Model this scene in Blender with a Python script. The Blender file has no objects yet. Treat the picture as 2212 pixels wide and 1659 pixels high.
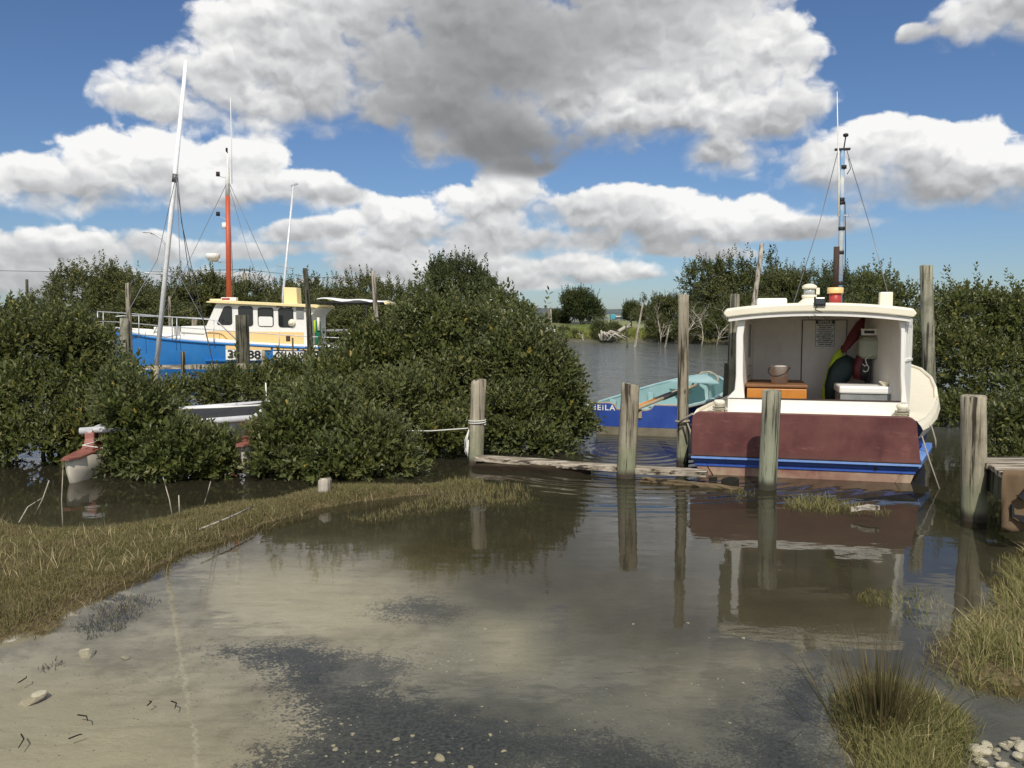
import bpy, math, random
import numpy as np
from mathutils import Vector, Matrix
scene = bpy.context.scene
C = scene.collection
R = math.radians
PI = math.pi
# ---------------------------------------------------------------- camera
EYE = 1.7
FPX = 1839.0
PITCH = math.atan((829.5 - 685.0) / FPX)
cam_d = bpy.data.cameras.new('camera'); cam = bpy.data.objects.new('camera', cam_d); C.objects.link(cam)
cam.location = (0, 0, EYE); cam.rotation_euler = (PI / 2 - PITCH, 0, 0)
cam_d.sensor_width = 36.0; cam_d.lens = FPX / 2212 * 36.0
cam_d.clip_start = 0.05; cam_d.clip_end = 30000
scene.camera = cam
SUN_EL, SUN_AZ = 46.0, 183.0          # azimuth measured clockwise from +Y (the view direction)

def ray(px, py):
    cx = (px - 1106) / FPX; cz = -(py - 829.5) / FPX
    c, s = math.cos(PITCH), math.sin(PITCH)
    return Vector((cx, c + cz * s, -s + cz * c))
def at(px, py, Y):
    d = ray(px, py); return Vector((0, 0, EYE)) + d * (Y / d.y)
def ground(px, py, z=0.0):
    d = ray(px, py); return Vector((0, 0, EYE)) + d * ((z - EYE) / d.z)
def on_plane(px, py, origin, normal):
    d = ray(px, py); o = Vector((0, 0, EYE))
    return o + d * ((Vector(origin) - o).dot(Vector(normal)) / d.dot(Vector(normal)))
def ang(px, py):
    d = ray(px, py).normalized(); return math.atan2(d.x, d.y), math.asin(d.z)

# ---------------------------------------------------------------- object bookkeeping
def tag(o, label=None, cat=None, group=None, kind=None):
    if label: o['label'] = label
    if cat: o['category'] = cat
    if group: o['group'] = group
    if kind: o['kind'] = kind
    return o
def thing(name, label, cat, loc=(0, 0, 0), rz=0.0, group=None):
    o = bpy.data.objects.new(name, None); C.objects.link(o)
    o.empty_display_size = 0.2
    o.location = loc; o.rotation_euler = (0, 0, rz)
    return tag(o, label, cat, group)
def kids(o): return [c for c in bpy.data.objects if c.parent == o]
def copy_tree(o, parent=None):
    c = o.copy(); C.objects.link(c)
    if parent: c.parent = parent
    for ch in kids(o): copy_tree(ch, c)
    return c

def mesh_np(name, V, F, mats, midx=None, smooth=False, parent=None):
    """V (n,3) array; F = list of (k,m) index arrays (tris and/or quads)"""
    me = bpy.data.meshes.new(name)
    if not isinstance(F, (list, tuple)): F = [F]
    F = [np.asarray(f, dtype=np.int32) for f in F if len(f)]
    loops = np.concatenate([f.ravel() for f in F])
    tot = np.concatenate([np.full(len(f), f.shape[1], np.int32) for f in F])
    start = np.concatenate([[0], np.cumsum(tot)[:-1]]).astype(np.int32)
    me.vertices.add(len(V)); me.vertices.foreach_set('co', np.asarray(V, np.float32).ravel())
    me.loops.add(len(loops)); me.loops.foreach_set('vertex_index', loops.astype(np.int32))
    me.polygons.add(len(tot)); me.polygons.foreach_set('loop_start', start); me.polygons.foreach_set('loop_total', tot)
    if midx is not None: me.polygons.foreach_set('material_index', np.asarray(midx, np.int32))
    me.polygons.foreach_set('use_smooth', np.full(len(tot), bool(smooth)))
    for m in (mats if isinstance(mats, (list, tuple)) else [mats]): me.materials.append(m)
    me.update(calc_edges=True); me.validate()
    o = bpy.data.objects.new(name, me); C.objects.link(o)
    if parent: o.parent = parent
    return o

class MB:
    """collects simple shapes into ONE mesh"""
    def __init__(s): s.v = []; s.f = []; s.m = []; s.sm = []; s.mi = 0
    def mat(s, i): s.mi = i; return s
    def add(s, vs, fs, smooth=False):
        b = len(s.v); s.v += [tuple(v) for v in vs]
        for f in fs: s.f.append([b + i for i in f]); s.m.append(s.mi); s.sm.append(smooth)
        return s
    def box(s, c, size, M=None):
        x, y, z = size[0] / 2, size[1] / 2, size[2] / 2
        vs = [Vector((sx * x, sy * y, sz * z)) for sz in (-1, 1) for sy in (-1, 1) for sx in (-1, 1)]
        if M is not None: vs = [M @ v for v in vs]
        vs = [v + Vector(c) for v in vs]
        return s.add(vs, [(0, 2, 3, 1), (4, 5, 7, 6), (0, 1, 5, 4), (2, 6, 7, 3), (0, 4, 6, 2), (1, 3, 7, 5)])
    def bar(s, a, b, w, h, up=(0, 0, 1), e0=1.0):
        """square bar from a to b, w across, h along up"""
        a, b = Vector(a), Vector(b); d = (b - a).normalized(); u = Vector(up); sd = d.cross(u).normalized(); u = sd.cross(d).normalized()
        vs = []
        for p, k in ((a, e0), (b, 1.0)):
            for q, r in ((-1, -1), (1, -1), (1, 1), (-1, 1)): vs.append(p + sd * (q * w / 2 * k) + u * (r * h / 2 * k))
        return s.add(vs, [(0, 3, 2, 1), (4, 5, 6, 7), (0, 1, 5, 4), (1, 2, 6, 5), (2, 3, 7, 6), (3, 0, 4, 7)])
    def rings(s, rings, closed=True, cap0=True, cap1=True, smooth=True):
        n = len(rings[0]); vs = [p for r in rings for p in r]; fs = []
        for i in range(len(rings) - 1):
            for j in range(n if closed else n - 1):
                k = (j + 1) % n
                fs.append((i * n + j, i * n + k, (i + 1) * n + k, (i + 1) * n + j))
        s.add(vs, fs, smooth); b = len(s.v) - len(vs)
        if cap0: s.f.append([b + j for j in range(n)][::-1]); s.m.append(s.mi); s.sm.append(False)
        if cap1: s.f.append([b + (len(rings) - 1) * n + j for j in range(n)]); s.m.append(s.mi); s.sm.append(False)
        return s
    def tube(s, pts, r, n=8, cap=True, smooth=True):
        pts = [Vector(p) for p in pts]; rr = r if isinstance(r, (list, tuple)) else [r] * len(pts)
        t = (pts[1] - pts[0]).normalized(); ref = Vector((0, 0, 1)) if abs(t.z) < 0.9 else Vector((1, 0, 0))
        a = t.cross(ref).normalized(); rings = []
        for i, p in enumerate(pts):
            t = (pts[min(i + 1, len(pts) - 1)] - pts[max(i - 1, 0)])
            if t.length < 1e-9: t = Vector((0, 0, 1))
            t.normalize(); a = (a - t * a.dot(t))
            if a.length < 1e-6: a = t.orthogonal()
            a.normalize(); b = t.cross(a)
            rings.append([p + (a * math.cos(2 * PI * k / n) + b * math.sin(2 * PI * k / n)) * rr[i] for k in range(n)])
        return s.rings(rings, True, cap, cap, smooth)
    def lathe(s, prof, c=(0, 0, 0), n=20, smooth=True, cap=True):
        c = Vector(c)
        rings = [[c + Vector((r * math.cos(2 * PI * k / n), r * math.sin(2 * PI * k / n), z)) for k in range(n)] for r, z in prof]
        return s.rings(rings, True, cap, cap, smooth)
    def prism(s, poly, vec, smooth=False):
        """closed 3-D polygon swept along vec"""
        n = len(poly); vec = Vector(vec); a = [Vector(p) for p in poly]; vs = a + [p + vec for p in a]
        fs = [list(range(n))[::-1], [n + i for i in range(n)]] + [(i, (i + 1) % n, n + (i + 1) % n, n + i) for i in range(n)]
        return s.add(vs, fs, smooth)
    def grid(s, rows, smooth=True):
        n = len(rows[0]); vs = [p for r in rows for p in r]
        fs = [(i * n + j, i * n + j + 1, (i + 1) * n + j + 1, (i + 1) * n + j) for i in range(len(rows) - 1) for j in range(n - 1)]
        return s.add(vs, fs, smooth)
    def build(s, name, mats, parent=None, bevel=0.0, solid=0.0, subsurf=0):
        me = bpy.data.meshes.new(name); me.from_pydata(s.v, [], s.f)
        for m in (mats if isinstance(mats, (list, tuple)) else [mats]): me.materials.append(m)
        me.polygons.foreach_set('material_index', s.m); me.polygons.foreach_set('use_smooth', s.sm); me.update()
        o = bpy.data.objects.new(name, me); C.objects.link(o)
        if parent: o.parent = parent
        if solid: md = o.modifiers.new('thickness', 'SOLIDIFY'); md.thickness = abs(solid); md.offset = 1 if solid > 0 else -1
        if subsurf: md = o.modifiers.new('smooth', 'SUBSURF'); md.levels = md.render_levels = subsurf
        if bevel: md = o.modifiers.new('edges', 'BEVEL'); md.width = bevel; md.segments = 2; md.limit_method = 'ANGLE'; md.harden_normals = False
        return o

# ---------------------------------------------------------------- lettering
def text_geom(txt, size=1.0, extrude=0.0, align='CENTER', bold=0.0, sx=1.0, space=1.0):
    cu = bpy.data.curves.new('lettering', 'FONT'); cu.body = txt; cu.size = size; cu.extrude = extrude
    cu.align_x = align; cu.align_y = 'CENTER'; cu.offset = bold; cu.resolution_u = 3; cu.space_character = space
    o = bpy.data.objects.new('lettering', cu); C.objects.link(o)
    bpy.context.view_layer.update()
    dg = bpy.context.evaluated_depsgraph_get(); me = bpy.data.meshes.new_from_object(o.evaluated_get(dg))
    vs = [(v.co.x * sx, v.co.y, v.co.z) for v in me.vertices]; fs = [list(p.vertices) for p in me.polygons]
    bpy.data.objects.remove(o); bpy.data.curves.remove(cu); bpy.data.meshes.remove(me)
    return vs, fs

# ---------------------------------------------------------------- node helpers
class NT:
    def __init__(s, nt): s.nt = nt; s.x = 0
    def n(s, typ, **kw):
        nd = s.nt.nodes.new(typ)
        for k, v in kw.items():
            if k.startswith('i_'): nd.inputs[k[2:]].default_value = v
            else: setattr(nd, k, v)
        return nd
    def link(s, a, b): s.nt.links.new(a, b)
    def _in(s, sock, v):
        if v is None: return
        if isinstance(v, bpy.types.NodeSocket): s.link(v, sock)
        else: sock.default_value = v
    def m(s, op, a=None, b=None, c=None, clamp=False):
        nd = s.n('ShaderNodeMath', operation=op, use_clamp=clamp)
        for i, v in enumerate((a, b, c)): s._in(nd.inputs[i], v)
        return nd.outputs[0]
    def v(s, op, a=None, b=None, scale=None):
        nd = s.n('ShaderNodeVectorMath', operation=op)
        s._in(nd.inputs[0], a); s._in(nd.inputs[1], b)
        if scale is not None: s._in(nd.inputs['Scale'], scale)
        return nd.outputs['Value'] if op in ('DOT_PRODUCT', 'LENGTH', 'DISTANCE') else nd.outputs[0]
    def v3(s, op, a, b, c):
        nd = s.n('ShaderNodeVectorMath', operation=op)
        for i, q in enumerate((a, b, c)): s._in(nd.inputs[i], q)
        return nd.outputs[0]
    def noise(s, vec, scale, detail=4, rough=0.5, dist=0.0, dims='3D', out='Fac', ntype=None):
        nd = s.n('ShaderNodeTexNoise', noise_dimensions=dims)
        nd.inputs['Scale'].default_value = scale; nd.inputs['Detail'].default_value = detail
        nd.inputs['Roughness'].default_value = rough; nd.inputs['Distortion'].default_value = dist
        if vec is not None: s.link(vec, nd.inputs['Vector'])
        return nd.outputs[out]
    def voro(s, vec, scale, feature='F1', detail=0, rnd=1.0, dims='3D', out='Distance', smooth=None):
        nd = s.n('ShaderNodeTexVoronoi', feature=feature, voronoi_dimensions=dims)
        nd.inputs['Scale'].default_value = scale; nd.inputs['Randomness'].default_value = rnd
        if 'Detail' in nd.inputs: nd.inputs['Detail'].default_value = detail
        if smooth is not None and 'Smoothness' in nd.inputs: nd.inputs['Smoothness'].default_value = smooth
        if vec is not None: s.link(vec, nd.inputs['Vector'])
        return nd.outputs[out]
    def ramp(s, fac, stops, interp='LINEAR'):
        nd = s.n('ShaderNodeValToRGB'); cr = nd.color_ramp; cr.interpolation = interp
        while len(cr.elements) < len(stops): cr.elements.new(0.5)
        for e, (p, c) in zip(cr.elements, stops):
            e.position = p; e.color = (*c, 1) if len(c) == 3 else c
        s.link(fac, nd.inputs[0]); return nd.outputs[0]
    def mix(s, fac, a, b, blend='MIX'):
        nd = s.n('ShaderNodeMix', data_type='RGBA', blend_type=blend)
        s._in(nd.inputs[0], fac)
        for i, vv in ((6, a), (7, b)):
            if isinstance(vv, bpy.types.NodeSocket): s.link(vv, nd.inputs[i])
            else: nd.inputs[i].default_value = (*vv, 1) if len(vv) == 3 else vv
        return nd.outputs[2]
    def smooth(s, x, lo, hi, o0=0.0, o1=1.0):
        nd = s.n('ShaderNodeMapRange', interpolation_type='SMOOTHSTEP')
        s._in(nd.inputs[0], x); s._in(nd.inputs[1], lo); s._in(nd.inputs[2], hi); s._in(nd.inputs[3], o0); s._in(nd.inputs[4], o1)
        return nd.outputs[0]
    def rng(s, x, lo, hi, o0=0.0, o1=1.0):
        nd = s.n('ShaderNodeMapRange'); nd.clamp = True
        s._in(nd.inputs[0], x); s._in(nd.inputs[1], lo); s._in(nd.inputs[2], hi); s._in(nd.inputs[3], o0); s._in(nd.inputs[4], o1)
        return nd.outputs[0]
    def xyz(s, vec):
        nd = s.n('ShaderNodeSeparateXYZ'); s.link(vec, nd.inputs[0]); return nd.outputs
    def comb(s, x, y, z=0.0):
        nd = s.n('ShaderNodeCombineXYZ')
        for i, q in enumerate((x, y, z)): s._in(nd.inputs[i], q)
        return nd.outputs[0]
    def mapping(s, vec, scale=(1, 1, 1), loc=(0, 0, 0), rot=(0, 0, 0)):
        nd = s.n('ShaderNodeMapping'); s.link(vec, nd.inputs[0])
        nd.inputs['Location'].default_value = loc; nd.inputs['Rotation'].default_value = rot; nd.inputs['Scale'].default_value = scale
        return nd.outputs[0]
def srgb(r, g, b):
    f = lambda c: (c / 255 / 12.92) if c / 255 <= 0.04045 else ((c / 255 + 0.055) / 1.055) ** 2.4
    return (f(r), f(g), f(b))
# ================================================================ sky and sun
world = bpy.data.worlds.new('World'); scene.world = world; world.use_nodes = True
U_MAX, V_TOP = R(50), R(30)
def cloud_look(t, F, light, grad, p0):
    """shared by the cloud sheet in front and the broken cloud overhead: returns coverage and radiance"""
    w2 = t.v('SUBTRACT', t.noise(p0, 30.0, 3, 0.6, dims='2D', out='Color'), (0.5, 0.5, 0.5))
    pb = t.v('ADD', t.v('MULTIPLY', p0, (1, 1.4, 0)), t.v('MULTIPLY', w2, (0.025, 0.025, 0)))
    def puff(pp):
        return t.m('SUBTRACT', 0.5, t.voro(pp, 17.0, 'F1', 2, 1.0, '2D'))
    h0 = puff(pb); h1 = puff(t.v('ADD', pb, (0.003, 0.010, 0)))
    fb = t.m('SUBTRACT', t.noise(pb, 10.0, 7, 0.56, dims='2D'), 0.5)
    fs = t.m('SUBTRACT', t.noise(pb, 10.0, 4, 0.5, dims='2D'), 0.5)      # shading follows the broad billows only
    fb2 = t.m('SUBTRACT', t.noise(t.v('ADD', pb, (0.006, 0.018, 0)), 10.0, 4, 0.5, dims='2D'), 0.5)
    relief0 = t.m('ADD', t.m('MULTIPLY', t.m('SUBTRACT', h0, h1), 0.42), t.m('MULTIPLY', t.m('SUBTRACT', fs, fb2), 0.85))
    edge0 = t.m('ADD', t.m('MULTIPLY', h0, 0.55), t.m('MULTIPLY', fb, 1.75))
    D = t.m('ADD', F, edge0)
    soft = t.rng(grad, -0.1, 0.1, 0.95, 0.26)      # crisp sunlit tops, soft ragged bases
    alpha = t.smooth(D, 0.0, soft)
    amp = t.smooth(light, 0.30, 0.85, 0.22, 1.0)
    rim = t.smooth(D, 0.1, 1.1, 0.13, 0.0)
    L = t.m('ADD', t.m('ADD', light, t.m('MULTIPLY', grad, 2.1)), t.m('MULTIPLY', t.m('ADD', relief0, t.m('MULTIPLY', fs, 0.35)), amp))
    L = t.m('ADD', L, rim)
    col = t.ramp(L, [(0.0, (.155, .158, .16)), (0.30, (.235, .238, .24)), (0.55, (.44, .445, .45)), (0.78, (.70, .70, .70)), (1.0, (.98, .97, .95))])
    return t.m('MULTIPLY', alpha, 0.97), col
def build_world():
    nt = world.node_tree; nt.nodes.clear(); t = NT(nt)
    out = t.n('ShaderNodeOutputWorld')
    sky = t.n('ShaderNodeTexSky', sky_type='NISHITA', sun_disc=False)
    sky.sun_elevation = R(SUN_EL); sky.sun_rotation = R(SUN_AZ); sky.air_density = 1.0; sky.dust_density = 0.35; sky.ozone_density = 3.0
    bg1 = t.n('ShaderNodeBackground'); t.link(t.mix(1.0, sky.outputs[0], (.78, .93, 1.16), 'MULTIPLY'), bg1.inputs[0]); bg1.inputs[1].default_value = 0.072
    d = t.v('NORMALIZE', t.n('ShaderNodeTexCoord').outputs['Generated'])
    x, y, z = t.xyz(d)
    u = t.m('ARCTAN2', x, y); v = t.m('ARCSINE', z)
    # broken cloud overhead and behind; the part in front of the viewer is the cloud sheet below
    front = t.m('MULTIPLY', t.smooth(t.m('ABSOLUTE', u), U_MAX - .02, U_MAX - .22), t.smooth(v, V_TOP, V_TOP - .12))
    g = t.noise(t.v('MULTIPLY', d, (1, 1, 2.0)), 2.1, 5, 0.5)
    F = t.m('SUBTRACT', t.m('MULTIPLY', t.m('SUBTRACT', g, 0.45), 9.0), t.m('MULTIPLY', front, 9.0))
    alpha = t.m('MULTIPLY', t.smooth(F, 0.0, 1.0), t.smooth(v, 0.0, 0.05))
    bg2 = t.n('ShaderNodeBackground'); t.link(t.ramp(t.m('MULTIPLY', F, 0.25), [(0, (1.15, 1.14, 1.11)), (1, (.55, .55, .56))]), bg2.inputs[0])
    ms = t.n('ShaderNodeMixShader'); t.link(alpha, ms.inputs[0]); t.link(bg1.outputs[0], ms.inputs[1]); t.link(bg2.outputs[0], ms.inputs[2])
    t.link(ms.outputs[0], out.inputs[0])
build_world()
try: world.cycles.sampling_method = 'MANUAL'; world.cycles.sample_map_resolution = 1024
except Exception: pass

def vnoise(u, v, f, seed):
    """smooth 2-D value noise on arrays"""
    rs = np.random.RandomState(seed); T = rs.rand(256, 256)
    x = u * f + 1000; y = v * f + 1000; xi = np.floor(x).astype(int); yi = np.floor(y).astype(int); fx = x - xi; fy = y - yi
    fx = fx * fx * (3 - 2 * fx); fy = fy * fy * (3 - 2 * fy)
    g = lambda a, b: T[a % 256, b % 256]
    return (g(xi, yi) * (1 - fx) + g(xi + 1, yi) * fx) * (1 - fy) + (g(xi, yi + 1) * (1 - fx) + g(xi + 1, yi + 1) * fx) * fy
def fbm(u, v, f, seed, octs=4, gain=0.5):
    s = 0; a = 1; n = 0
    for i in range(octs): s = s + a * vnoise(u, v, f, seed + i); n += a; a *= gain; f *= 2.03
    return s / n - 0.5

def build_cloud_sheet():
    # cloud masses by bearing and height: cx, cy, rx, up, down, lightness, contrast top-bottom
    B = [
     (430,205,215,95,80,.76,.10),(620,140,240,150,140,.74,.14),(800,120,230,190,170,.60,.10),(1000,60,340,210,210,.42,.08),(1180,170,360,200,180,.30,.06),
     (1000,225,280,110,110,.40,.05),(1150,300,260,100,92,.26,.05),(1370,100,260,150,160,.44,.10),(1490,225,270,140,105,.84,.20),(1610,140,145,115,130,.76,.14),
     (1690,235,140,90,75,.60,.16),(1380,250,270,90,105,.86,.22),(930,315,130,44,56,.64,.05),(1170,365,130,36,32,.25,.0),(1400,-60,350,100,120,.58,.05),(1250,235,150,60,44,.86,.1),(1350,238,150,60,48,1.0,.1),(1500,200,170,80,66,.92,.12),(1020,130,400,190,150,.38,.05),(1430,170,330,130,120,.64,.16),
     (2170,20,125,105,88,.66,.12),(2010,50,46,22,26,.62,.1),(1985,62,30,16,16,.66,.1),(330,235,110,40,30,.60,.08),(700,40,170,80,90,.74,.1),(1150,-190,520,170,170,.74,.05),
     (1880,320,185,80,95,.80,.20),(2030,335,165,88,100,.76,.24),(1630,325,150,52,54,.72,.12),(2180,380,165,80,78,.76,.24),(2090,415,180,46,40,.54,.1),
     (330,380,180,115,72,.78,.22),(500,380,165,98,76,.78,.22),(80,410,170,70,54,.80,.16),(640,400,110,60,46,.72,.17),(735,415,56,30,28,.6,.05),(210,430,170,56,40,.66,.1),
     (70,540,220,66,64,.64,.16),(270,535,170,50,60,.64,.12),(150,600,330,52,48,.58,.08),
     (860,474,170,64,52,.74,.22),(640,496,200,40,32,.66,.14),(1090,448,230,80,66,.72,.24),(1280,465,220,62,60,.66,.16),(1580,474,190,76,56,.76,.24),(1430,488,190,60,54,.64,.14),(1760,490,170,34,28,.62,.08),(1000,500,260,50,46,.66,.16),
     (560,535,160,30,26,.62,.08),(830,538,260,42,34,.66,.16),(1080,530,330,50,42,.66,.16),(1340,533,280,44,36,.62,.12),(900,584,330,40,34,.64,.12),(1200,584,280,44,34,.68,.14),(1500,545,220,24,20,.6,.06),(1060,616,300,26,20,.64,.08),(760,620,220,24,18,.62,.06),(500,600,150,18,14,.6,.05),(1330,600,160,22,18,.66,.1)]
    nu, nv = 420, 150
    U, V = np.meshgrid(np.linspace(-U_MAX, U_MAX, nu), np.linspace(R(-0.3), V_TOP, nv))
    Uw = U + .075 * fbm(U, V, 7, 3, 3); Vw = V + .03 * fbm(U, V, 7, 9, 3)
    F = np.full(U.shape, -2.0); sw = np.full(U.shape, 1e-6); sb = np.zeros(U.shape); sy = np.zeros(U.shape)
    for cx, cy, rx, up, dn, br, ct in B:
        uc, vc = ang(cx, cy); dx = (Uw - uc) / (rx / FPX); dv = Vw - vc
        dy = np.where(dv > 0, dv / (up / FPX), dv / (dn / FPX)); dd = dx * dx + dy * dy
        e = 1 - dd; k = 0.3
        h = np.maximum(k - np.abs(F - e), 0) / k; F = np.maximum(F, e) + h ** 3 * k / 6
        w = 0.06 ** np.minimum(dd, 12); sw += w; sb += w * br; sy += w * ct * dv / (up / FPX)
    # beyond the frame's sides and top the masses go on irregularly
    side = np.clip((np.abs(U) - .60) / .1, 0, 1); topm = np.clip((V - .40) / .06, 0, 1); o = np.maximum(side, topm)
    gen = fbm(U, V * 1.8, 5.0, 31, 3) * 7 + 0.25
    F = F * (1 - o) + gen * o; light = (sb / sw) * (1 - o) + o * .78; grad = np.clip(sy / sw, -.28, .28) * (1 - o)
    edge = np.minimum(np.clip((U_MAX - np.abs(U)) / .15, 0, 1), np.clip((V_TOP - V) / .1, 0, 1))
    F = np.maximum(F, -2) - 3 * (1 - edge)
    Rd = 9000.0
    P = np.stack([Rd * np.cos(V) * np.sin(U), Rd * np.cos(V) * np.cos(U), Rd * np.sin(V) + EYE], -1).reshape(-1, 3)
    i, j = np.meshgrid(np.arange(nv - 1), np.arange(nu - 1), indexing='ij'); a = (i * nu + j).ravel()
    mat = bpy.data.materials.new('cloud'); mat.use_nodes = True; nt = mat.node_tree; nt.nodes.clear(); t = NT(nt)
    at_ = lambda n: t.n('ShaderNodeAttribute', attribute_name=n).outputs['Fac']
    uv = t.n('ShaderNodeAttribute', attribute_name='bearing').outputs['Vector']
    alpha, col = cloud_look(t, at_('cover'), at_('light'), at_('slope'), uv)
    em = t.n('ShaderNodeEmission'); t.link(col, em.inputs[0]); tr = t.n('ShaderNodeBsdfTransparent')
    ms = t.n('ShaderNodeMixShader'); t.link(alpha, ms.inputs[0]); t.link(tr.outputs[0], ms.inputs[1]); t.link(em.outputs[0], ms.inputs[2])
    out = t.n('ShaderNodeOutputMaterial'); t.link(ms.outputs[0], out.inputs[0])
    mat.cycles.emission_sampling = 'NONE'
    ob = mesh_np('sky', P, np.stack([a, a + nu, a + nu + 1, a + 1], -1), mat, smooth=True)
    me = ob.data
    for nm, arr in (('cover', F), ('light', light), ('slope', grad)):
        at2 = me.attributes.new(nm, 'FLOAT', 'POINT'); at2.data.foreach_set('value', arr.ravel().astype(np.float32))
    bv = me.attributes.new('bearing', 'FLOAT_VECTOR', 'POINT'); bv.data.foreach_set('vector', np.stack([U, V, 0 * U], -1).astype(np.float32).ravel())
    tag(ob, kind='structure')
build_cloud_sheet()
sun_d = bpy.data.lights.new('sun', 'SUN'); sun = bpy.data.objects.new('sun', sun_d); C.objects.link(sun)
sun_d.energy = 3.6; sun_d.angle = R(0.53); sun_d.color = (1.0, 0.945, 0.86)
_e, _a = R(SUN_EL), R(SUN_AZ)
sun.rotation_euler = Vector((math.cos(_e) * math.sin(_a), math.cos(_e) * math.cos(_a), math.sin(_e))).to_track_quat('Z', 'Y').to_euler()
sun.location = (-3, -20, 30)
vs = scene.view_settings; vs.view_transform = 'Standard'; vs.look = 'None'; vs.exposure = 0.0; vs.gamma = 1.0; vs.use_curve_mapping = False
cy = scene.cycles; cy.max_bounces = 8; cy.diffuse_bounces = 4; cy.glossy_bounces = 4; cy.transmission_bounces = 4; cy.transparent_max_bounces = 12
cy.caustics_reflective = False; cy.caustics_refractive = False; cy.sample_clamp_indirect = 6.0
cy.use_denoising = True
cy.use_adaptive_sampling = True; cy.adaptive_threshold = 0.012
# ================================================================ ground, water, hills
def poly_sd(X, Y, pts):
    """signed distance to a closed polygon, positive inside"""
    pts = np.array(pts); n = len(pts); d = np.full(X.shape, 1e9); ins = np.zeros(X.shape, bool)
    for i in range(n):
        ax, ay = pts[i]; bx, by = pts[(i + 1) % n]; ex, ey = bx - ax, by - ay
        tt = np.clip(((X - ax) * ex + (Y - ay) * ey) / max(ex * ex + ey * ey, 1e-12), 0, 1)
        d = np.minimum(d, np.hypot(X - ax - tt * ex, Y - ay - tt * ey))
        c = (ay > Y) != (by > Y)
        xi = ax + (Y - ay) * (ex) / (ey if abs(ey) > 1e-12 else 1e-12)
        ins ^= c & (X < xi)
    return np.where(ins, d, -d)
def gp(*pp): return [tuple(ground(x, y)[:2]) for x, y in pp]
BANK = gp((-700,1150),(0,1128),(60,1138),(120,1146),(220,1140),(350,1122),(500,1090),(620,1076),(700,1060),(800,1054),(900,1048),(1000,1042),(1110,1050),(1110,1058),(1000,1070),(900,1078),(800,1088),(700,1106),(600,1134),(520,1160),(440,1188),(370,1226),(290,1262),(200,1300),(140,1330),(100,1360),(0,1380),(-700,1430))
RIGHT = gp((2900,1150),(2230,1180),(2180,1225),(2150,1270),(2125,1305),(2080,1335),(2050,1370),(2032,1405),(2035,1435),(2095,1470),(2150,1486),(2212,1498),(2900,1520))
TUFT = gp((1810,1500),(1860,1470),(1950,1490),(2030,1520),(2090,1548),(2100,1600),(2070,1659),(2060,1760),(1870,1760),(1845,1659),(1812,1600),(1796,1550))
MIDG = gp((1676,1086),(1730,1070),(1790,1072),(1836,1086),(1926,1106),(1900,1114),(1820,1112),(1740,1110),(1690,1098))
MIDG2 = gp((1562,1060),(1600,1052),(1624,1062),(1640,1078),(1590,1082))
DARKS = [gp((440,1392),(520,1380),(640,1372),(760,1392),(880,1400),(900,1440),(860,1470),(960,1500),(1100,1540),(1200,1560),(1340,1590),(1330,1640),(1150,1659),(1200,1800),(560,1800),(520,1640),(560,1600),(640,1580),(600,1500),(570,1440)),
         gp((1560,1560),(1640,1500),(1700,1440),(1790,1420),(1800,1560),(1840,1659),(1840,1800),(1560,1800)),
         gp((1180,1590),(1300,1560),(1560,1640),(1560,1800),(1180,1800)),
         gp((820,1290),(930,1265),(1000,1300),(980,1330),(880,1330),(800,1312))]
OLIVE = [gp((840,1170),(940,1140),(1080,1150),(1160,1190),(1080,1225),(940,1230),(850,1215))]
PALES = [gp((-200,1480),(120,1440),(400,1500),(520,1600),(420,1800),(-300,1800)), gp((420,1215),(640,1180),(860,1240),(840,1330),(700,1380),(560,1340),(470,1300)), gp((1040,1320),(1160,1330),(1130,1420),(1060,1430)), gp((1400,1420),(1640,1380),(1760,1420),(1600,1480),(1420,1500))]
def sstep(x, a, b):
    t_ = np.clip((x - a) / (b - a), 0, 1); return t_ * t_ * (3 - 2 * t_)
def bank_mask(X, Y):
    wob = 0.30 * fbm(X, Y, 2.2, 5, 4)
    m = np.maximum.reduce([poly_sd(X, Y, BANK) + wob, poly_sd(X, Y, RIGHT) + wob, poly_sd(X, Y, TUFT) + .06 * fbm(X, Y, 4, 15, 3)])
    return m
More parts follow.
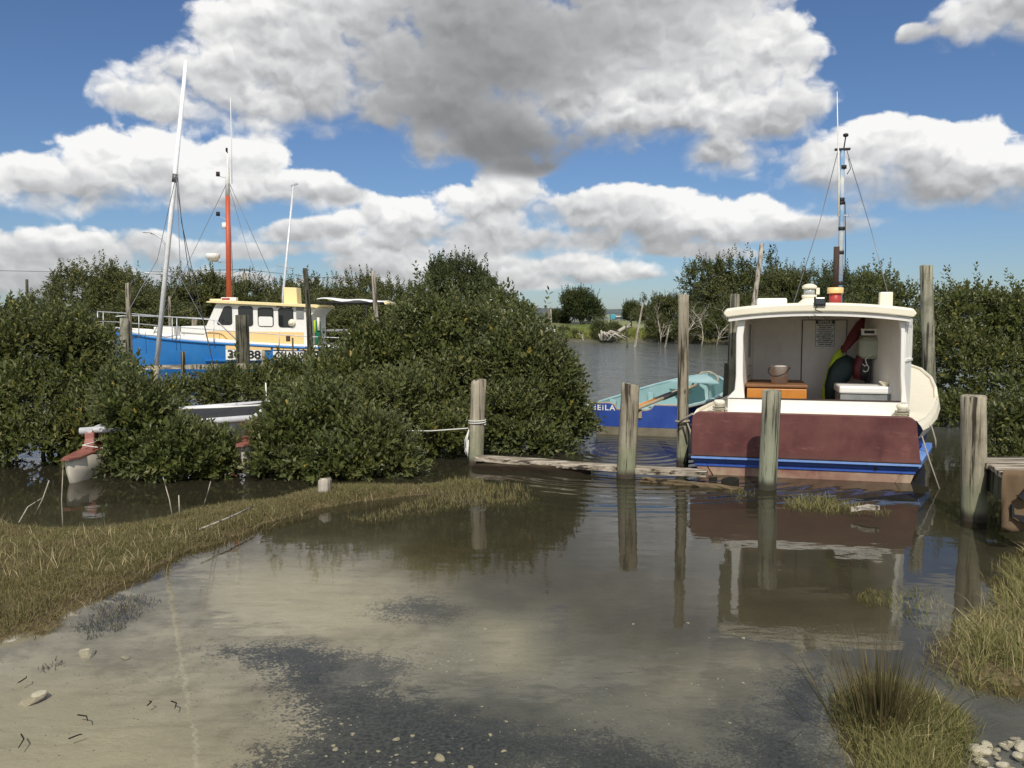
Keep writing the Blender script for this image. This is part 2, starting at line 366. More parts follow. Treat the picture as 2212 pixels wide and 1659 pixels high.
def ground_height(X, Y):
    n = fbm(X, Y, 1.3, 71, 4)
    h = -0.022 - 0.035 * sstep(Y, 3.2, 6.5) + 0.02 * n
    h = h + 0.045 * sstep(-X - 2.25 + .6 * fbm(X, Y, 3, 41, 4), 0.0, 0.5) * sstep(Y + .5 * fbm(X, Y, 3, 43, 4), 3.7, 4.2)
    h = h - 0.35 * sstep(Y, 7.4, 9.5)
    chan = sstep(Y, 10.5, 14) * sstep(X, -1.0, 1.5) * sstep(Y, 56.5, 53)
    h = h - 1.1 * chan
    b = bank_mask(X, Y)
    near = sstep(Y, 12, 10)
    h = h * (1 - sstep(b, -0.02, 0.2) * near) + (0.045 + 0.05 * sstep(b, 0.1, 0.9) + .03 * n) * sstep(b, -0.02, 0.2) * near
    # mud bed lower behind the left bank
    # far bank across the channel
    far = sstep(Y + 1.2 * fbm(X, Y, .25, 91, 3), 56.0, 59.5) * sstep(Y, 96, 84)
    h = h * (1 - far) + (0.55 + 0.7 * sstep(Y, 60, 78) + .5 * fbm(X, Y, .22, 95, 3)) * far
    # harbour beyond, then low hills
    harb = sstep(Y, 86, 96); h = h * (1 - harb) - 2.0 * harb
    hill = sstep(Y, 1500, 2600)
    hh = 26 + 26 * (fbm(X, Y * .3, .0011, 55, 4)) * 2 + 10 * fbm(X, Y, .006, 58, 3)
    h = h * (1 - hill) + np.maximum(hh, 6) * hill
    hill2 = sstep(Y, 900, 1050) * sstep(Y, 1500, 1250); h = h * (1 - hill2) + (9 + 20 * np.maximum(fbm(X, Y, .004, 77, 3), -.2)) * hill2
    return h
def build_ground():
    ys = np.concatenate([np.linspace(-8, 2.2, 24), 2.2 * 1.0085 ** np.arange(1, 220)]); last = ys[-1]
    ys = np.concatenate([ys, last * 1.03 ** np.arange(1, 210)]); ys = ys[ys < 7000]
    tt = np.linspace(-1, 1, 341)
    Y = np.repeat(ys[:, None], len(tt), 1); X = tt[None, :] * (6 + 0.95 * np.maximum(Y, 0))
    X = X * np.where(Y < 12, 1, 1)
    Z = ground_height(X, Y)
    V = np.stack([X, Y, Z], -1).reshape(-1, 3); nv, nu = X.shape
    i, j = np.meshgrid(np.arange(nv - 1), np.arange(nu - 1), indexing='ij'); a = (i * nu + j).ravel()
    mat = bpy.data.materials.new('ground'); mat.use_nodes = True; nt = mat.node_tree; t = NT(nt); bs = nt.nodes['Principled BSDF']
    A = lambda n: t.n('ShaderNodeAttribute', attribute_name=n).outputs['Fac']
    P = t.n('ShaderNodeNewGeometry').outputs['Position']
    n1 = t.noise(P, 1.6, 6, .6); n2 = t.noise(P, 9, 5, .65); n3 = t.noise(P, 55, 3, .6); sp = t.noise(P, 140, 2, .5)
    silt = t.mix(t.rng(n1, .35, .68), srgb(146, 139, 122), srgb(188, 181, 163))
    silt = t.mix(t.m('MULTIPLY', t.rng(n2, .45, .7), .5), silt, srgb(104, 97, 80))
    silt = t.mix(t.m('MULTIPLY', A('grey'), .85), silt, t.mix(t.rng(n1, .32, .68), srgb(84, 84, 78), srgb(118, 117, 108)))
    silt = t.mix(t.m('MULTIPLY', A('pale'), .75), silt, srgb(182, 174, 150))
    # streaks of fine drift
    st = t.noise(t.mapping(P, (1.2, 5.0, 1), rot=(0, 0, .35)), 2.2, 5, .6)
    silt = t.mix(t.m('MULTIPLY', t.rng(st, .52, .72), .35), silt, srgb(100, 94, 78))
    # dark algal gravel, with a granular ragged edge
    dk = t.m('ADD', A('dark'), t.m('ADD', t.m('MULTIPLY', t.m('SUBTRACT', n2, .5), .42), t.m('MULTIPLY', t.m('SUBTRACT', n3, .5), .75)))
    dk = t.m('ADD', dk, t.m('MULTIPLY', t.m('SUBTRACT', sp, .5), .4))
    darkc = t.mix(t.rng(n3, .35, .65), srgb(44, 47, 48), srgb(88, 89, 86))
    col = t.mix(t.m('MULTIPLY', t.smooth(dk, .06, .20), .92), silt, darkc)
    # small pale shells and chips
    vs_ = t.voro(P, 30, 'F1', 0, 1.0); chip = t.m('MULTIPLY', t.m('LESS_THAN', vs_, t.m('MULTIPLY', t.rng(n1, .42, .7), .22)), t.rng(n2, .46, .54))
    col = t.mix(t.m('MULTIPLY', chip, .55), col, srgb(214, 206, 182))
    vd = t.voro(t.v('ADD', P, (3.3, 1.7, 0)), 22, 'F1', 0, 1.0); speck = t.m('MULTIPLY', t.m('LESS_THAN', vd, .10), t.rng(n1, .4, .5))
    col = t.mix(t.m('MULTIPLY', speck, .7), col, srgb(62, 56, 46))
    col = t.mix(t.m('MULTIPLY', A('olive'), .8), col, t.mix(t.rng(n2, .3, .7), srgb(86, 80, 46), srgb(118, 108, 68)))
    # deeper mud away from the edge
    col = t.mix(A('mud'), col, t.mix(t.rng(n1, .3, .7), srgb(58, 54, 40), srgb(84, 78, 60)))
    soil = t.mix(t.rng(n3, .3, .7), srgb(62, 54, 36), srgb(112, 98, 66))
    col = t.mix(t.smooth(t.m('ADD', A('soil'), t.m('MULTIPLY', t.m('SUBTRACT', n2, .5), .6)), .3, .6), col, soil)
    turf = t.mix(t.rng(t.noise(P, .35, 4), .35, .65), srgb(88, 108, 48), srgb(136, 134, 74))
    col = t.mix(A('turf'), col, turf)
    # far farmland and bush on the hills
    hl = t.mix(t.smooth(t.noise(t.mapping(P, (.6, .25, 1)), .012, 5, .6), .36, .50), srgb(138, 142, 100), srgb(48, 62, 58))
    col = t.mix(A('hill'), col, hl)
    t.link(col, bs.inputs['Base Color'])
    t.link(t.rng(A('soil'), 0, .5, .42, .9), bs.inputs['Roughness']); bs.inputs['Specular IOR Level'].default_value = .35
    bp = t.n('ShaderNodeBump'); bp.inputs['Strength'].default_value = .5; bp.inputs['Distance'].default_value = .02
    t.link(t.m('ADD', t.m('MULTIPLY', n2, .7), t.m('MULTIPLY', n3, .35)), bp.inputs['Height']); t.link(bp.outputs[0], bs.inputs['Normal'])
    ob = mesh_np('ground', V, np.stack([a, a + 1, a + nu + 1, a + nu], -1), mat, smooth=True); tag(ob, kind='structure')
    near = (Y < 16)
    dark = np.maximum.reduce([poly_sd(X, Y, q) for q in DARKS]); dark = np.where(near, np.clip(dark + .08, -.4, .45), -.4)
    pale = np.where(near, sstep(np.maximum.reduce([poly_sd(X, Y, q) for q in PALES]) + .25 * fbm(X, Y, 2, 25, 4), -.25, .3), 0)
    oliv = np.where(near, sstep(np.maximum.reduce([poly_sd(X, Y, q) for q in OLIVE]) + .25 * fbm(X, Y, 2, 25, 4), -.3, .25), 0)
    soil = np.where(near, sstep(bank_mask(X, Y) + .12 * fbm(X, Y, 5, 19, 3), -.12, .10), 0)
    xr = sstep(X, -.9, .9); mud = np.where(near, sstep(Y + .9 * fbm(X, Y, .9, 35, 4) + xr * 2.3, 5.5, 7.2), 1) * 0.88
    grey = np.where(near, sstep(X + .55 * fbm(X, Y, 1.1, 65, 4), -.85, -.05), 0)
    hill = sstep(Y, 880, 1000); turf = sstep(Z, .15, .45) * (Y > 40) * (1 - hill)
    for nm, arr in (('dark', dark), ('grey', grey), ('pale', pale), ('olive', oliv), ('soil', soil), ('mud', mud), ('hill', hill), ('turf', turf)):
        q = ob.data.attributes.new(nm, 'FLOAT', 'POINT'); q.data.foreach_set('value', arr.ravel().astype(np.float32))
build_ground()
def build_water():
    ys = np.concatenate([[-8, 1], np.linspace(2, 14, 40), 14 * 1.12 ** np.arange(1, 56)]); ys = ys[ys < 7000]
    tt = np.linspace(-1, 1, 41)
    Y = np.repeat(ys[:, None], len(tt), 1); X = tt[None, :] * (5.9 + 0.94 * np.maximum(Y, 0)); nv, nu = X.shape
    V = np.stack([X, Y, 0 * X], -1).reshape(-1, 3)
    i, j = np.meshgrid(np.arange(nv - 1), np.arange(nu - 1), indexing='ij'); a = (i * nu + j).ravel()
    mat = bpy.data.materials.new('water'); mat.use_nodes = True; nt = mat.node_tree; nt.nodes.clear(); t = NT(nt)
    P = t.n('ShaderNodeNewGeometry').outputs['Position']; x, y, z = t.xyz(P)
    # silt stirred up: clear film at the edge, opaque estuary water in the channel
    turb = t.m('ADD', y, t.m('MULTIPLY', t.m('SUBTRACT', t.noise(P, .8, 4), .5), 2.0))
    turb = t.m('ADD', t.smooth(turb, 4.6, 8.5, 0.0, .60), t.smooth(y, 9.5, 14, 0.0, .42))
    # wind ripples over open water, near-calm shallows, a train of wavelets running in between the piles
    wind = t.noise(t.mapping(P, (1.0, 2.6, 1)), 2.4, 5, .62)
    calm = t.noise(t.mapping(P, (1.0, 1.6, 1)), 3.2, 2, .5)
    px_, py_ = ground(1400, 1020)[:2]
    rr = t.v('DISTANCE', t.comb(x, y, 0), (px_, py_ + 1.4, 0))
    rr = t.m('ADD', rr, t.m('MULTIPLY', t.m('SUBTRACT', t.noise(P, 1.2, 3), .5), .35))
    train = t.m('SINE', t.m('MULTIPLY', rr, 2 * PI / .21))
    tw = t.m('MULTIPLY', t.smooth(rr, 4.1, 1.9, 0.0, 1.0), t.smooth(x, -0.4, 0.6))
    open_ = t.smooth(y, 9.0, 17.0)
    hgt = t.m('ADD', t.m('MULTIPLY', t.m('MULTIPLY', wind, t.m('ADD', .0005, t.m('MULTIPLY', open_, .028))), 1.0), t.m('ADD', t.m('MULTIPLY', calm, .0016), t.m('MULTIPLY', t.m('MULTIPLY', t.noise(t.mapping(P, (.55, 1.5, 1)), 1.5, 3, .55), open_), .045)))
    hgt = t.m('ADD', hgt, t.m('MULTIPLY', t.m('MULTIPLY', train, tw), .0028))
    hgt = t.m('ADD', hgt, t.m('MULTIPLY', t.m('MULTIPLY', t.noise(t.mapping(P, (.9, .34, 1)), 1.0, 3, .6), open_), .15))
    bp = t.n('ShaderNodeBump'); bp.inputs['Strength'].default_value = 1.0; bp.inputs['Distance'].default_value = 1.0; t.link(hgt, bp.inputs['Height'])
    fr = t.n('ShaderNodeFresnel'); fr.inputs['IOR'].default_value = 1.33; t.link(bp.outputs[0], fr.inputs['Normal'])
    tr = t.n('ShaderNodeBsdfTransparent'); tr.inputs[0].default_value = (.93, .93, .88, 1)
    df = t.n('ShaderNodeBsdfDiffuse'); t.link(t.mix(open_, srgb(60, 57, 43), srgb(100, 104, 100)), df.inputs[0])
    body = t.n('ShaderNodeMixShader'); t.link(turb, body.inputs[0]); t.link(tr.outputs[0], body.inputs[1]); t.link(df.outputs[0], body.inputs[2])
    gl = t.n('ShaderNodeBsdfGlossy'); t.link(t.m('ADD', .015, t.m('MULTIPLY', open_, .05)), gl.inputs['Roughness']); t.link(bp.outputs[0], gl.inputs['Normal'])
    ms = t.n('ShaderNodeMixShader'); t.link(fr.outputs[0], ms.inputs[0]); t.link(body.outputs[0], ms.inputs[1]); t.link(gl.outputs[0], ms.inputs[2])
    out = t.n('ShaderNodeOutputMaterial'); t.link(ms.outputs[0], out.inputs[0])
    ob = mesh_np('water', V, np.stack([a, a + 1, a + nu + 1, a + nu], -1), mat, smooth=True); tag(ob, kind='structure')
build_water()
# ================================================================ leaves, bushes, trees
def leaf_material(name, hues, under, rough=.5, trans=.22, spec=.4):
    mat = bpy.data.materials.new(name); mat.use_nodes = True; nt = mat.node_tree; t = NT(nt); bs = nt.nodes['Principled BSDF']
    g = t.n('ShaderNodeNewGeometry'); r = g.outputs['Random Per Island']
    col = t.ramp(r, [(i / (len(hues) - 1), h) for i, h in enumerate(hues)])
    r2 = t.m('FRACT', t.m('MULTIPLY', r, 37.7)); col = t.mix(t.m('GREATER_THAN', r2, .993), col, srgb(160, 140, 66))
    big = t.noise(g.outputs['Position'], 1.1, 3, .5)
    col = t.mix(t.rng(big, .38, .65, 0, .45), col, srgb(98, 99, 58))
    orr = t.n('ShaderNodeObjectInfo').outputs['Random']; col = t.mix(t.rng(orr, 0, 1, 0, .45), col, t.mix(1.0, col, (1.25, 1.12, .85), 'MULTIPLY'))
    col = t.mix(g.outputs['Backfacing'], col, under)
    t.link(col, bs.inputs['Base Color']); bs.inputs['Roughness'].default_value = rough; bs.inputs['Specular IOR Level'].default_value = spec
    tl = t.n('ShaderNodeBsdfTranslucent'); t.link(t.mix(1.0, col, (1.0, 1.15, .55), 'MULTIPLY'), tl.inputs[0])
    ms = t.n('ShaderNodeMixShader'); ms.inputs[0].default_value = trans; t.link(bs.outputs[0], ms.inputs[1]); t.link(tl.outputs[0], ms.inputs[2])
    t.link(ms.outputs[0], nt.nodes['Material Output'].inputs[0])
    return mat
def bark_material(name, a, b):
    mat = bpy.data.materials.new(name); mat.use_nodes = True; nt = mat.node_tree; t = NT(nt); bs = nt.nodes['Principled BSDF']
    P = t.n('ShaderNodeTexCoord').outputs['Object']
    t.link(t.mix(t.rng(t.noise(t.mapping(P, (1, 1, .25)), 18, 4, .6), .35, .65), a, b), bs.inputs['Base Color']); bs.inputs['Roughness'].default_value = .9
    return mat
M_LEAF = leaf_material('mangrove_leaf', [srgb(54, 66, 30), srgb(76, 86, 40), srgb(94, 102, 52), srgb(66, 76, 36), srgb(124, 124, 74)], srgb(112, 116, 80), rough=.46)
M_LEAF_FAR = leaf_material('distant_leaf', [srgb(66, 74, 42), srgb(88, 94, 54), srgb(108, 110, 66), srgb(78, 86, 48)], srgb(104, 108, 78), trans=.18, spec=.3)
M_LEAF_DARK = leaf_material('dark_leaf', [srgb(44, 58, 34), srgb(60, 74, 40), srgb(76, 88, 46)], srgb(90, 98, 70), trans=.15, spec=.3)
M_BARK = bark_material('grey_bark', srgb(96, 86, 72), srgb(140, 130, 112))
M_PALEBARK = bark_material('bleached_bark', srgb(150, 142, 126), srgb(196, 190, 176))
LEAF = np.array([[0, 0, 0], [-.22, .30, .05], [-.19, .72, .06], [0, 1, -.06], [.19, .72, .06], [.22, .30, .05]])
LEAF_F = np.array([[0, 3, 2, 1], [0, 5, 4, 3]])
def make_sprigs(rs, n=8, twig=.20, leaf=.066, pairs=5, spread=.95):
    out = []
    for k in range(n):
        L = []
        for i in range(pairs + 1):
            h = twig * (i + .3) / (pairs + .3); az = i * PI / 2 + rs.uniform(-.3, .3)
            for sd in (0, PI):
                if rs.rand() < .08: continue
                a = az + sd + rs.uniform(-.25, .25); tilt = spread * (1.15 - .65 * i / pairs) + rs.uniform(-.2, .2)
                d = np.array([math.sin(tilt) * math.cos(a), math.sin(tilt) * math.sin(a), math.cos(tilt)])
                up = np.array([0, 0, 1.0]); x = np.cross(d, up); x /= max(np.linalg.norm(x), 1e-6); nn = np.cross(x, d)
                ln = leaf * rs.uniform(.7, 1.2) * (1 - .25 * (i == pairs)); wd = ln * rs.uniform(.95, 1.2)
                v = LEAF[:, :1] * wd * x + LEAF[:, 1:2] * ln * d + LEAF[:, 2:] * ln * nn * rs.uniform(.5, 2.2)
                L.append(v + np.array([0, 0, h]) + d * .006)
        out.append(np.concatenate(L))
    m = max(len(o) for o in out)
    return [np.concatenate([o, np.repeat(o[-6:], (m - len(o)) // 6, 0).reshape(-1, 3)[:m - len(o)]]) if len(o) < m else o for o in out]
def frames(d, rs):
    """random rotations taking +Z to each direction d"""
    d = d / np.linalg.norm(d, axis=1, keepdims=True); r = rs.normal(size=d.shape); x = np.cross(d, r); x /= np.linalg.norm(x, axis=1, keepdims=True)
    y = np.cross(d, x); return np.stack([x, y, d], -1)
def shell_points(lumps, n, rs, depth=.35, zmin=.03, bias=None, rough=.12):
    L = np.array(lumps, float); area = (L[:, 3] * L[:, 4] * L[:, 5]) ** (2 / 3); pick = rs.choice(len(L), int(n * 2.6), p=area / area.sum())
    q = rs.normal(size=(len(pick), 3)); q /= np.linalg.norm(q, axis=1, keepdims=True)
    q[:, 2] = np.where((q[:, 2] < -.5) & (rs.rand(len(q)) < .6), -q[:, 2], q[:, 2])
    wob = 1 + rough * 2 * fbm(q[:, 0] * 2 + pick * 3.7, q[:, 1] * 2 + q[:, 2] * 3.1, 1.6, 7, 3)
    r = (1 - depth * rs.rand(len(q)) ** 1.6) * wob
    c, e = L[pick, :3], L[pick, 3:6]; p = c + q * e * r[:, None]
    nrm = q / e; nrm /= np.linalg.norm(nrm, axis=1, keepdims=True)
    inside = np.zeros(len(p), bool)
    for k, l in enumerate(L):
        f = (((p - l[:3]) / l[3:6]) ** 2).sum(1); inside |= (f < .50) & (pick != k)
    sz = float(np.mean(e)); nz = fbm(p[:, 0] + p[:, 2] * .7, p[:, 1] * .8 - p[:, 2], 2.0 / max(sz, .3) * .75, 17, 3)
    ok = (~inside) & (p[:, 2] > zmin) & (rs.rand(len(p)) < np.clip((nz + .09) * 8, .07, 1)); p, nrm = p[ok][:n], nrm[ok][:n]
    return p, nrm
def crown_mesh(name, lumps, n, mat, seed, parent, leaf=.076, twig=.22, pairs=4, up=.75, depth=.42, jit=.35, zmin=.03, shoots=0, rough=.12, clear=()):
    rs = np.random.RandomState(seed); sp = make_sprigs(rs, 8, twig, leaf, pairs)
    p, nr = shell_points(lumps, n, rs, depth, zmin, rough=rough)
    d = nr + np.array([0, 0, up]) + rs.normal(size=nr.shape) * jit
    if shoots:                                # long young shoots standing above the top
        top = p[:, 2] > np.quantile(p[:, 2], .7); idx = rs.choice(np.where(top)[0], min(shoots, int(top.sum())), replace=False)
        ex, ed = [], []
        for i in idx:
            h = rs.uniform(.10, .42) * (twig / .2); dr = np.array([rs.normal() * .15, rs.normal() * .15, 1.0]); 
            for k in range(3): ex.append(p[i] + dr * h * (k / 2)); ed.append(dr + rs.normal(size=3) * .1)
        p = np.concatenate([p, ex]); d = np.concatenate([d, ed])
    for (c, r) in clear:
        keep = (((p - np.array(c)) / np.array(r)) ** 2).sum(1) > 1; p, d = p[keep], d[keep]
    M = frames(d, rs); sc = rs.uniform(.6, 1.3, len(p)); k = rs.randint(len(sp), size=len(p)); S = np.stack(sp)
    V = np.einsum('nij,nkj->nki', M, S[k]) * sc[:, None, None] + p[:, None, :]
    nl = V.shape[1] // 6; V = V.reshape(-1, 6, 3)
    low = V[:, :, 2].min(1) > 0.004; V = V[low]
    F = (LEAF_F[None] + 6 * np.arange(len(V))[:, None, None]).reshape(-1, 4)
    return mesh_np(name, V.reshape(-1, 3), F, mat, parent=parent)
def limbs(lumps, base, n, seed, r0=.03, r1=.006, wob=.12, stems=3, frac=.8):
    """stems from the mud, forking into boughs that reach into the crown"""
    rs = np.random.RandomState(seed + 99); mb = MB(); base = np.array(base, float)
    p, nr = shell_points(lumps, n, rs, .5, .15); cen = np.array(lumps)[:, :3].mean(0)
    forks = []
    for s in range(stems):
        a = 2 * PI * s / stems + rs.uniform(0, 1); b0 = base + np.array([math.cos(a), math.sin(a), 0]) * r0 * 2.0
        f = base * .55 + cen * .45 + rs.normal(size=3) * np.array([.25, .25, .12]) * np.array(lumps)[:, 3:6].mean(); f[2] = max(f[2], base[2] + .1)
        m = (b0 + f) / 2 + rs.normal(size=3) * wob * .3
        mb.tube([b0, m, f], [r0, r0 * .85, r0 * .7], 7); forks.append(f)
    for e in p:
        f = min(forks, key=lambda q: np.linalg.norm(q - e)); e = f + (e - f) * frac
        ln = np.linalg.norm(e - f); pts = [f + (e - f) * tt_ + (rs.normal(size=3) * wob * ln * .5 if 0 < tt_ < 1 else 0) for tt_ in (0, .3, .65, 1)]
        mb.tube(pts, [r0 * .6, r0 * .42, r0 * .25, r1], 5)
    return mb
def px_lump(px, py, Y, rx, rz, ry=None):
    c = at(px, py, Y); k = Y / FPX; t_ = .11; a, b = max(rx * k - t_, .12), max(rz * k - t_ * 1.1, .1); return (c.x, c.y, c.z - .02, a, (ry if ry else (a + b) / 2), b)
def bush(label, cat, lumps, n, seed, group=None, mat=None, bark=None, branches=14, name='mangrove_bush', r0=.03, base=None, stems=3, **kw):
    L = np.array(lumps); b = base or (float(L[:, 0].mean()), float(L[:, 1].mean()))
    z0 = -.3 if base is None or len(base) < 3 else base[2]
    root = thing(name, label, cat, (b[0], b[1], z0), group=group)
    Ll = L.copy(); Ll[:, :3] -= np.array([b[0], b[1], z0])
    if 'clear' in kw: kw['clear'] = [(np.array(c) - np.array([b[0], b[1], z0]), r) for c, r in kw['clear']]
    kw.setdefault('zmin', -z0 + .02)
    cr = crown_mesh('crown', Ll.tolist(), n, mat or M_LEAF, seed, root, **kw)
    limbs(Ll.tolist(), (0, 0, 0), branches, seed, r0, stems=stems).build('trunk', bark or M_BARK, root)
    return root
G1 = 'mangrove bushes crowding the near shore'
CLR = [(tuple(at(206, 950, 9.0)), (.22, .5, .20)), (tuple(at(190, 1000, 8.9)), (.17, .6, .22)), (tuple(at(563, 930, 9.6)), (.13, .7, .30)), (tuple(at(548, 985, 9.5)), (.10, .6, .22)), (tuple(at(525, 905, 9.6)), (.30, .5, .13))]
bush('big mangrove bush at the left edge of the photo, reaching above the horizon', 'bush',
     [px_lump(55, 790, 11, 130, 110), px_lump(165, 790, 11, 90, 100), px_lump(-60, 800, 11, 120, 130), px_lump(60, 900, 10.4, 150, 110), px_lump(215, 860, 10.8, 75, 90), px_lump(200, 930, 10.2, 70, 80), px_lump(-80, 930, 10.2, 110, 110), px_lump(90, 965, 9.9, 120, 62)], 4193, 11, G1, clear=CLR, shoots=90, branches=22)
bush('low leafy mangrove growing over the bows of the stranded catamaran', 'bush',
     [px_lump(292, 940, 9.35, 80, 100), px_lump(395, 995, 9.05, 95, 74), px_lump(262, 865, 9.7, 48, 56), px_lump(338, 915, 9.3, 52, 56), px_lump(465, 1000, 9.0, 58, 56), px_lump(300, 1010, 9.1, 70, 44), px_lump(420, 1030, 8.95, 90, 34)], 2177, 12, G1, clear=CLR, shoots=39, branches=16, r0=.02)
bush('mangrove hedge in front of the blue workboat hull', 'bush',
     [px_lump(400, 865, 14.5, 90, 44), px_lump(510, 848, 14.5, 100, 50), px_lump(620, 838, 14.2, 100, 56), px_lump(700, 815, 14, 70, 56)], 1612, 13, G1, shoots=15, branches=14)
bush('bright leafy mangrove behind the short pale stump', 'bush',
     [px_lump(620, 960, 9.3, 75, 80), px_lump(700, 930, 9.6, 80, 80), px_lump(800, 975, 9.3, 90, 70), px_lump(720, 1005, 9.05, 120, 46), px_lump(868, 1005, 9.1, 48, 44), px_lump(590, 1010, 9.0, 46, 40)], 2177, 14, G1, clear=CLR, shoots=30, branches=18, r0=.022)
bush('broad mangrove bush in the middle, tallest of the near clump', 'bush',
     [px_lump(930, 725, 12.6, 90, 84), px_lump(1010, 735, 12.4, 90, 90), px_lump(880, 800, 12.2, 100, 90), px_lump(1000, 850, 12, 130, 100), px_lump(900, 890, 11.4, 100, 90), px_lump(1080, 760, 12.2, 80, 80)], 3709, 15, G1, shoots=105, branches=22)
bush('dense mangrove beside the blue rowing boat', 'bush',
     [px_lump(1130, 800, 11.8, 85, 95), px_lump(1190, 850, 11.5, 72, 90), px_lump(1120, 910, 11.2, 110, 80), px_lump(1215, 925, 11.3, 66, 70), px_lump(1030, 930, 11.0, 70, 60), px_lump(1150, 960, 10.7, 90, 36)], 3144, 16, G1, shoots=51, branches=20)
bush('mangrove between the catamaran and the tall clump, behind the white mooring rope', 'bush',
     [px_lump(745, 835, 11.6, 74, 70), px_lump(695, 888, 10.8, 85, 58), px_lump(805, 780, 12.2, 62, 72), px_lump(830, 880, 10.8, 90, 80), px_lump(940, 950, 10.3, 70, 52), px_lump(640, 870, 11.2, 50, 44), px_lump(760, 920, 10.2, 80, 60)], 3144, 17, G1, shoots=39, branches=20)
bush('tall dark mangrove bank behind the red boat on the right', 'bush',
     [px_lump(2090, 705, 15, 100, 92), px_lump(2200, 730, 14.5, 90, 100), px_lump(2050, 800, 14.5, 90, 110), px_lump(2150, 840, 14, 120, 110), px_lump(2290, 800, 14, 110, 140), px_lump(2080, 910, 13.4, 90, 70), px_lump(2200, 930, 13, 110, 70), px_lump(2420, 760, 14.5, 130, 130), px_lump(2400, 900, 13.5, 120, 110), px_lump(2580, 800, 14.5, 130, 130)], 6272, 18, G1, shoots=45, branches=20, up=.5)
bush('mangrove crown rising behind the roof of the red boat', 'bush',
     [px_lump(1895, 650, 19, 62, 74), px_lump(1960, 680, 18.5, 70, 84), px_lump(1860, 720, 18.5, 60, 70), px_lump(2010, 760, 17, 60, 100), px_lump(1930, 770, 18, 80, 80)], 2419, 19, G1, shoots=36, branches=12, up=.5)
bush('small bright mangrove behind the jetty at the right edge', 'bush',
     [px_lump(2180, 930, 9.3, 44, 50), px_lump(2240, 950, 9.2, 60, 70), px_lump(2195, 985, 9.0, 36, 28)], 700, 20, G1, shoots=15, branches=8, r0=.015)

# ---- mangroves along the far side of the creek, behind the workboat
rsT = np.random.RandomState(5)
G2 = 'mangrove trees behind the blue workboat'
def tree_proto(name, label, cat, h, w, n, seed, mat, leaf, lumps=9, group=None, bark=M_BARK, r0=.07, low=.15, branches=16, **kw):
    rs = np.random.RandomState(seed); L = []
    for k in range(lumps):
        a = 2 * PI * k / lumps + rs.uniform(-.4, .4); q = rs.uniform(.25, .62); z = h * rs.uniform(low + .2, .80)
        L.append((math.cos(a) * w * .5 * q, math.sin(a) * w * .5 * q, z, w * rs.uniform(.2, .3), w * rs.uniform(.2, .3), h * rs.uniform(.12, .22)))
    L.append((rs.normal() * w * .05, 0, h * .82, w * .22, w * .22, h * .17)); L.append((0, 0, h * .55, w * .36, w * .36, h * .28))
    root = thing(name, label, cat, (0, 0, 0), group=group)
    crown_mesh('crown', L, n, mat, seed, root, leaf=leaf, twig=leaf * 3, pairs=4, zmin=h * low * .5, shoots=60, rough=.2, **kw)
    limbs(L, (0, 0, -.4), branches, seed, r0, .012, stems=3).build('trunk', bark, root)
    return root
LB = [('leafy mangrove tree at the left end of the row behind the workboat', 95, 44, 640), ('tallest mangrove of the left row, left of the catamaran mast', 200, 42, 565), ('rounded mangrove just left of the catamaran mast', 290, 42, 590),
      ('mangrove between the catamaran mast and the radar dome', 400, 43, 590), ('mangrove right of the orange mast, above the wheelhouse roof', 560, 43, 598), ('mangrove below the white distant mast', 640, 41, 606),
      ('mangrove behind the workboat awning', 745, 41, 598), ('mangrove behind the awning end, left of the middle clump', 850, 40, 606), ('mangrove behind the orange mast', 480, 45, 604), ('low mangrove behind the bow rail', 330, 37, 625),
      ('low mangrove behind the stern of the workboat', 700, 37, 640), ('low mangrove under the awning', 790, 37, 640), ('mangrove far left, half out of the frame', 20, 47, 672)]
protos = [tree_proto('mangrove_tree', '', 'tree', 4.6, 4.4, 2300, 101, M_LEAF_FAR, .13, group=G2, low=.02, up=.6), tree_proto('mangrove_tree', '', 'tree', 4.6, 4.0, 2300, 102, M_LEAF_FAR, .13, group=G2, low=.02, up=.6), tree_proto('mangrove_tree', '', 'tree', 4.6, 5.0, 2500, 103, M_LEAF_FAR, .13, group=G2, low=.02, up=.6)]
used = set()
def place_tree(ps, i, label, px, Y, ytop, h0=4.6, wk=1.0, z0=0.0, group=None):
    p = ps[i % len(ps)]
    o = p if p.name not in used else copy_tree(p); used.add(p.name)
    z = EYE + (685 - ytop) / FPX * Y; c = at(px, 685, Y); s = (z - z0) / h0
    o.location = (c.x, c.y, z0); o.scale = (s * wk, s * wk, s); o.rotation_euler = (0, 0, rsT.uniform(0, 6.28)); o['label'] = label
    if group: o['group'] = group
    return o
for i, (lb, px, Y, yt) in enumerate(LB): place_tree(protos, i, lb, px, Y, yt, wk=1.1 if yt < 620 else 1.5)

